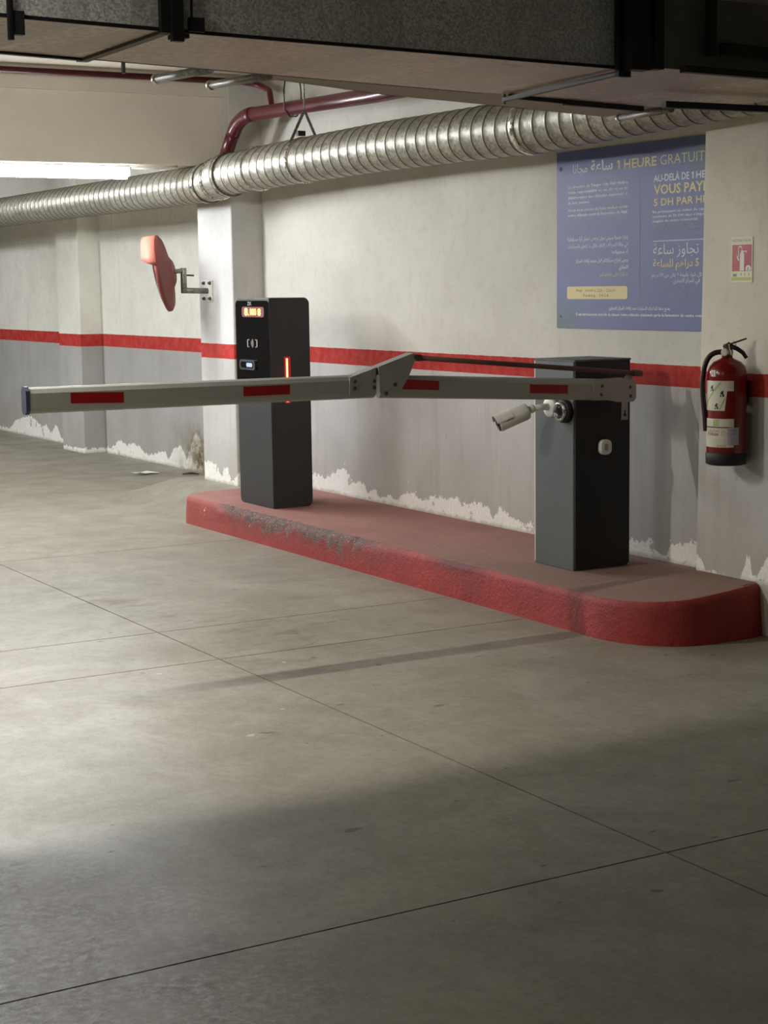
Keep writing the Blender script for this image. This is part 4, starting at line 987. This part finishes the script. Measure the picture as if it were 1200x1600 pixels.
# ---------------------------------------------------------------- rectangular duct across the lane
def rect_duct():
    D, T = 2.25, 2.495
    near = lambda y: -4.38-0.120*(y-1.45) if y < 3.2 else -4.59+0.02*(y-3.2)
    far = lambda y: -5.005-0.188*(y-1.61)
    t = thing('rectangular_duct', (-4.8, 2.5, D), 'large galvanised rectangular duct hanging across the lane overhead', 'duct')
    def seg(y0, y1, name, d=D, inset=0.0, mats=None, zt=T):
        p = [(near(y0)-inset, y0), (near(y1)-inset, y1), (far(y1)+inset, y1), (far(y0)+inset, y0)]
        mb = MB(); v = [(x, y, d) for x, y in p]+[(x, y, zt) for x, y in p]
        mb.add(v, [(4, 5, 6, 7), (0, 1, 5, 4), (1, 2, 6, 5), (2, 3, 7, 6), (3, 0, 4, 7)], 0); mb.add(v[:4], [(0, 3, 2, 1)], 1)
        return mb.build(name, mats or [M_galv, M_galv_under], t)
    ys = [-6.5, -4.6, -2.7, -0.8, 1.10, 1.895, 3.56]
    for a, b in zip(ys, ys[1:]): seg(a+0.002, b-0.002, 'duct_section')
    for y in ys[1:-1]:
        x0, x1 = near(y)+0.022, far(y)-0.022
        MB().box((near(y)-0.004, y-0.018, D-0.008), (x0, y+0.018, T)).build('flange', M_black, t)
        MB().box((x1, y-0.018, D-0.008), (far(y)+0.004, y+0.018, T)).build('flange', M_black, t)
        MB().box((far(y), y-0.014, D-0.009), (near(y), y+0.014, D)).build('flange_seam', M_steel2, t)
    # bottom corner angles
    for a, b in zip(ys, ys[1:]):
        MB().bar((far(a), a, D+0.004), (far(b), b, D+0.004), 0.024 if a < 1.8 else 0.012, 0.022 if a < 1.8 else 0.010).build('corner_angle', M_black, t)
        MB().bar((near(a), a, D+0.003), (near(b), b, D+0.003), 0.008, 0.010).build('corner_angle', M_black, t)
    # trapeze supports
    for y, dx in ((1.935, -0.005), (3.585, 0.0), (-0.9, 0)):
        tr = MB().bar((near(y)+0.03, y, D-0.012), (far(y+.12)-0.03, y+0.11, D-0.012), 0.022, 0.014).build('trapeze_bar', M_steel2, t) if y != 1.935 else MB().box((near(y)-0.02, y-0.02, D-0.02), (near(y)+0.036, y+0.02, D-0.008)).build('bracket_foot', M_black, t)
        MB().bar((near(y)+0.026, y-0.012, D-0.03), (near(y)+0.026, y-0.012, 2.94), 0.034 if y < 3 else 0.05, 0.02, up=(1, 0, 0)).build('drop_channel', M_black, tr)
        MB().tube([(far(y+.12)-0.03, y+0.11, D-0.03), (far(y+.12)-0.03, y+0.11, 2.94)], 0.007, 8).build('threaded_rod', M_steel, tr)
        if y < 3 and y > 0:
            for s in (-0.036, 0.034): MB().tube([(near(y)+0.022, y+s, D+0.03), (near(y)+0.022, y+s*1.1, 2.5), (near(y)+0.022, y+s*0.9, 2.94)], 0.004, 6).build('tie_wire', M_black, tr)
            MB().box((near(y)+0.004, y+0.03, D+0.002), (near(y)+0.018, y+0.075, D+0.04)).build('cleat', M_black, tr)
    # far-left rod close to the frame edge
    MB().tube([(near(1.45)+0.02, 1.437, D-0.06), (near(1.45)+0.02, 1.437, 2.94)], 0.009, 8).build('threaded_rod', M_black, t)
    MB().box((near(1.45)-0.004, 1.445, D-0.045), (near(1.45)+0.02, 1.475, D+0.015)).build('cleat', M_black, t)
    # darker end piece turning along the wall, with angle-iron frames
    k = thing('duct_end_box', (-4.9, 4.2, D), 'dark duct end box with black angle frame near the right pillar', 'duct')
    mk = simple('dark_soiled_zinc', rgb(112, 110, 100), 0.55, 0.2, 0.3, 6)
    mb = MB(); p = [(-4.53, 3.575), (-4.60, 4.79), (-5.50, 4.79), (far(4.45), 4.45), (far(3.575), 3.575)]
    v = [(x, y, D+0.004) for x, y in p]+[(x, y, T) for x, y in p]; n = 5
    mb.add(v, [tuple(range(n, 2*n))]+[(i, (i+1) % n, n+(i+1) % n, n+i) for i in range(n)], 0); mb.add(v[:5], [(4, 3, 2, 1, 0)], 1)
    mb.build('box_body', [mk, M_galv_under], k)
    MB().box((-4.545, 3.565, D-0.012), (-4.495, 3.64, T)).build('angle_frame', M_black, k)
    MB().box((-4.540, 3.66, D-0.006), (-4.500, 3.70, T)).build('angle_frame', M_black, k)
    MB().bar((-4.50, 3.78, D+0.0), (-4.585, 4.79, D+0.0), 0.03, 0.022).build('angle_frame', M_black, k)
    MB().bar((-4.50, 3.95, D+0.075), (-4.57, 4.79, D+0.06), 0.03, 0.04).build('angle_frame', M_black, k)
    MB().bar((far(3.7)-.004, 3.7, D-0.002), (far(4.0)-.008, 4.0, D-0.004), 0.012, 0.016).bar((far(4.0)-.008, 4.0, D-0.004), (far(4.45)-.01, 4.45, D-0.004), 0.02, 0.024).build('angle_frame', M_black, k, weld=True)
    MB().bar((-5.11, 4.20, D-0.04), (-5.09, 4.72, D-0.04), 0.03, 0.024).build('angle_frame', M_black, k)
    MB().box((-4.53, 3.90, D+0.05), (-4.50, 3.925, T)).build('angle_frame', M_black, k)
    # flat tray cover hung behind the duct
    c = thing('cable_tray', (-5.7, 3.6, 2.285), 'flat beige cable tray just behind the rectangular duct', 'cable tray')
    pts = [(far(2.62)-0.015, 2.62), (-5.53, 2.72), (-5.83, 3.40), (-6.01, 4.07), (-6.20, 4.70), (-6.22, 4.78), (far(4.72)-0.015, 4.72)]
    MB().prism([(x, y, 2.285) for x, y in pts], (0, 0, 0.02)).build('tray_bottom', M_white_board, c)
    MB().prism([(-5.53, 2.72, 2.285), (-5.83, 3.40, 2.285), (-6.01, 4.07, 2.285), (-6.20, 4.70, 2.285), (-6.19, 4.70, 2.285), (-6.0, 4.07, 2.285), (-5.82, 3.40, 2.285), (-5.52, 2.72, 2.285)], (0, 0, 0.05)).build('tray_lip', M_white_board, c)
    for i, (a, b, lab) in enumerate((((-5.26, 2.41), (-5.575, 2.35), 'left of the two short strut bars sticking out behind the rectangular duct'), ((-5.34, 2.665), (-5.675, 2.60), 'right of the two short strut bars sticking out behind the rectangular duct'), ((-5.69, 4.72), (-6.09, 4.76), 'short strut bar under the cable tray above the notice'))):
        s = thing('strut_bar', (a[0], a[1], 2.262), lab, 'strut bar', 'strut bars behind the rectangular duct')
        MB().tube([(a[0], a[1], 2.268), (b[0], b[1], 2.268)], 0.015, 10).build('bar', M_steel, s)
        MB().tube([(b[0]+.004, b[1]+.001, 2.268), (b[0]-0.012, b[1]-.002, 2.268)], 0.018, 12).build('end_plug', M_collar, s)
        MB().tube([((a[0]*.8+b[0]*.2), (a[1]*.8+b[1]*.2), 2.27), ((a[0]*.8+b[0]*.2), (a[1]*.8+b[1]*.2), 2.94)], 0.006, 8).build('threaded_rod', M_steel, s)
rect_duct()

# ---------------------------------------------------------------- lamps
def batten(x, y0, y1, ztop, strength, label, color=(0.93, 0.96, 1.0, 1), wing=False, rods=False, k=1.0, wd=(0.221, 0.31)):
    t = thing('batten_lamp', (x, (y0+y1)/2, ztop), label, 'lamp')
    MB().box((x-0.03, y0, ztop-0.035), (x+0.03, y1, ztop)).build('housing', M_white, t, bevel=0.004, bseg=1)
    mb = MB(); n = 14; prof = [(x+0.027*k*math.cos(math.pi+math.pi*i/n), ztop-0.036+0.040*k*math.sin(math.pi+math.pi*i/n)*1.0) for i in range(n+1)]
    vs = [(a, y0+0.02, b) for a, b in prof]+[(a, y1-0.02, b) for a, b in prof]; m = n+1
    mb.add(vs, [(i, i+1, m+i+1, m+i) for i in range(n)]+[tuple(range(m)), tuple(range(2*m-1, m-1, -1)), (0, m, 2*m-1, m-1)])
    mb.build('diffuser', emit('lamp_diffuser_lit', color, strength), t)
    for y in (y0, y1-0.02): MB().box((x-0.03, y, ztop-0.07), (x+0.03, y+0.02, ztop-0.03)).build('end_cap', M_white, t, bevel=0.003, bseg=1)
    if wing:
        a = x+0.034+wd[0]; MB().prism([(x+0.03, y0, ztop), (x+0.034, y0, ztop), (a, y0, ztop-0.19), (a, y0, ztop-wd[1]), (a-0.004, y0, ztop-wd[1]), (a-0.004, y0, ztop-0.19)], (0, y1-y0, 0)).build('added_light_shield', M_white, t)  # added unseen shield, shaped to cut lamp light off the near floor
    if rods:
        for y in (y0+0.15, y1-0.15): MB().tube([(x, y, ztop), (x, y, 2.95)], 0.006, 8).build('suspension_rod', M_steel, t)
batten(-11.10, 2.93, 4.45, 2.385, LAMP_BEAM, 'glowing white batten lamp under the far ceiling beam', k=1.3)
batten(-6.80, 0.92, 1.98, 2.50, LAMP_LANE, 'batten lamp hung over the lane just left of the view', color=(1.0, 0.965, 0.90, 1), wing=True, rods=True, k=0.45)
batten(-3.80, 0.05, 1.08, 2.52, LAMP_NEAR, 'batten lamp under the ceiling left of the viewpoint', color=(1.0, 0.93, 0.80, 1), rods=True)
batten(-5.72, -0.6, 0.7, 2.495, LAMP_LANE*0.38, 'added fill batten under the near ceiling beam, left of the view', color=(1.0, 0.965, 0.90, 1), wing=True, k=0.45, wd=(0.17, 0.43))  # unseen lamp added to fill the cabinet's shadow and lift the right pillar
batten(-11.10, 0.9, 2.4, 2.385, LAMP_BEAM*1.9, 'added fill batten under the far ceiling beam, left of the view')  # unseen lamp added for more fill on the back wall
batten(-16.2, 1.6, 3.0, 2.60, LAMP_FAR, 'added fill batten over the far lane beyond the beam, left of the view', rods=True)  # unseen lamp added to brighten the recessed left wall
# thin cable tail from the lamp to the duct side
cb = thing('lamp_cable', (-11.06, 4.6, 2.37), 'thin pale cable tail running from the batten lamp along the beam', 'cable')
MB().tube([(-11.08, 4.45, 2.372), (-11.05, 4.62, 2.366), (-11.03, 4.70, 2.374), (-11.03, 4.78, 2.384)], 0.007, 8).build('cable', M_white, cb)

# ---------------------------------------------------------------- litter
def paper():
    t = MB(); rnd = random.Random(5); vs = []; c = Vector((-13.32, 5.40, 0))
    for i in range(5):
        for j in range(3): vs.append((c.x+0.05*(j-1)+rnd.uniform(-.006, .006), c.y+0.045*(i-2)+0.02*(j-1), 0.003+rnd.uniform(0, 0.014)+0.01*abs(j-1)))
    f = [(i*3+j, i*3+j+1, i*3+j+4, i*3+j+3) for i in range(4) for j in range(2)]
    v2 = [(x, y, z-0.002) for x, y, z in vs]
    t.add(vs, f); t.add(v2, [q[::-1] for q in f])
    o = t.build('paper_scrap', M_white); tag(o, 'crumpled white paper scrap on the floor below the mirror', 'litter')
    r = random.Random(9); vs = []
    base = [(-13.03, 5.66), ]
    p = MB(); p.tube([(-13.05, 5.62, 0.012), (-13.0, 5.68, 0.02), (-12.98, 5.74, 0.010)], [0.006, 0.011, 0.004], 7)
    o = p.build('dirt_clod', simple('dark_dirt', rgb(60, 52, 40), 0.9)); tag(o, 'small dark clod on the floor by the damp wall corner', 'litter')
paper()
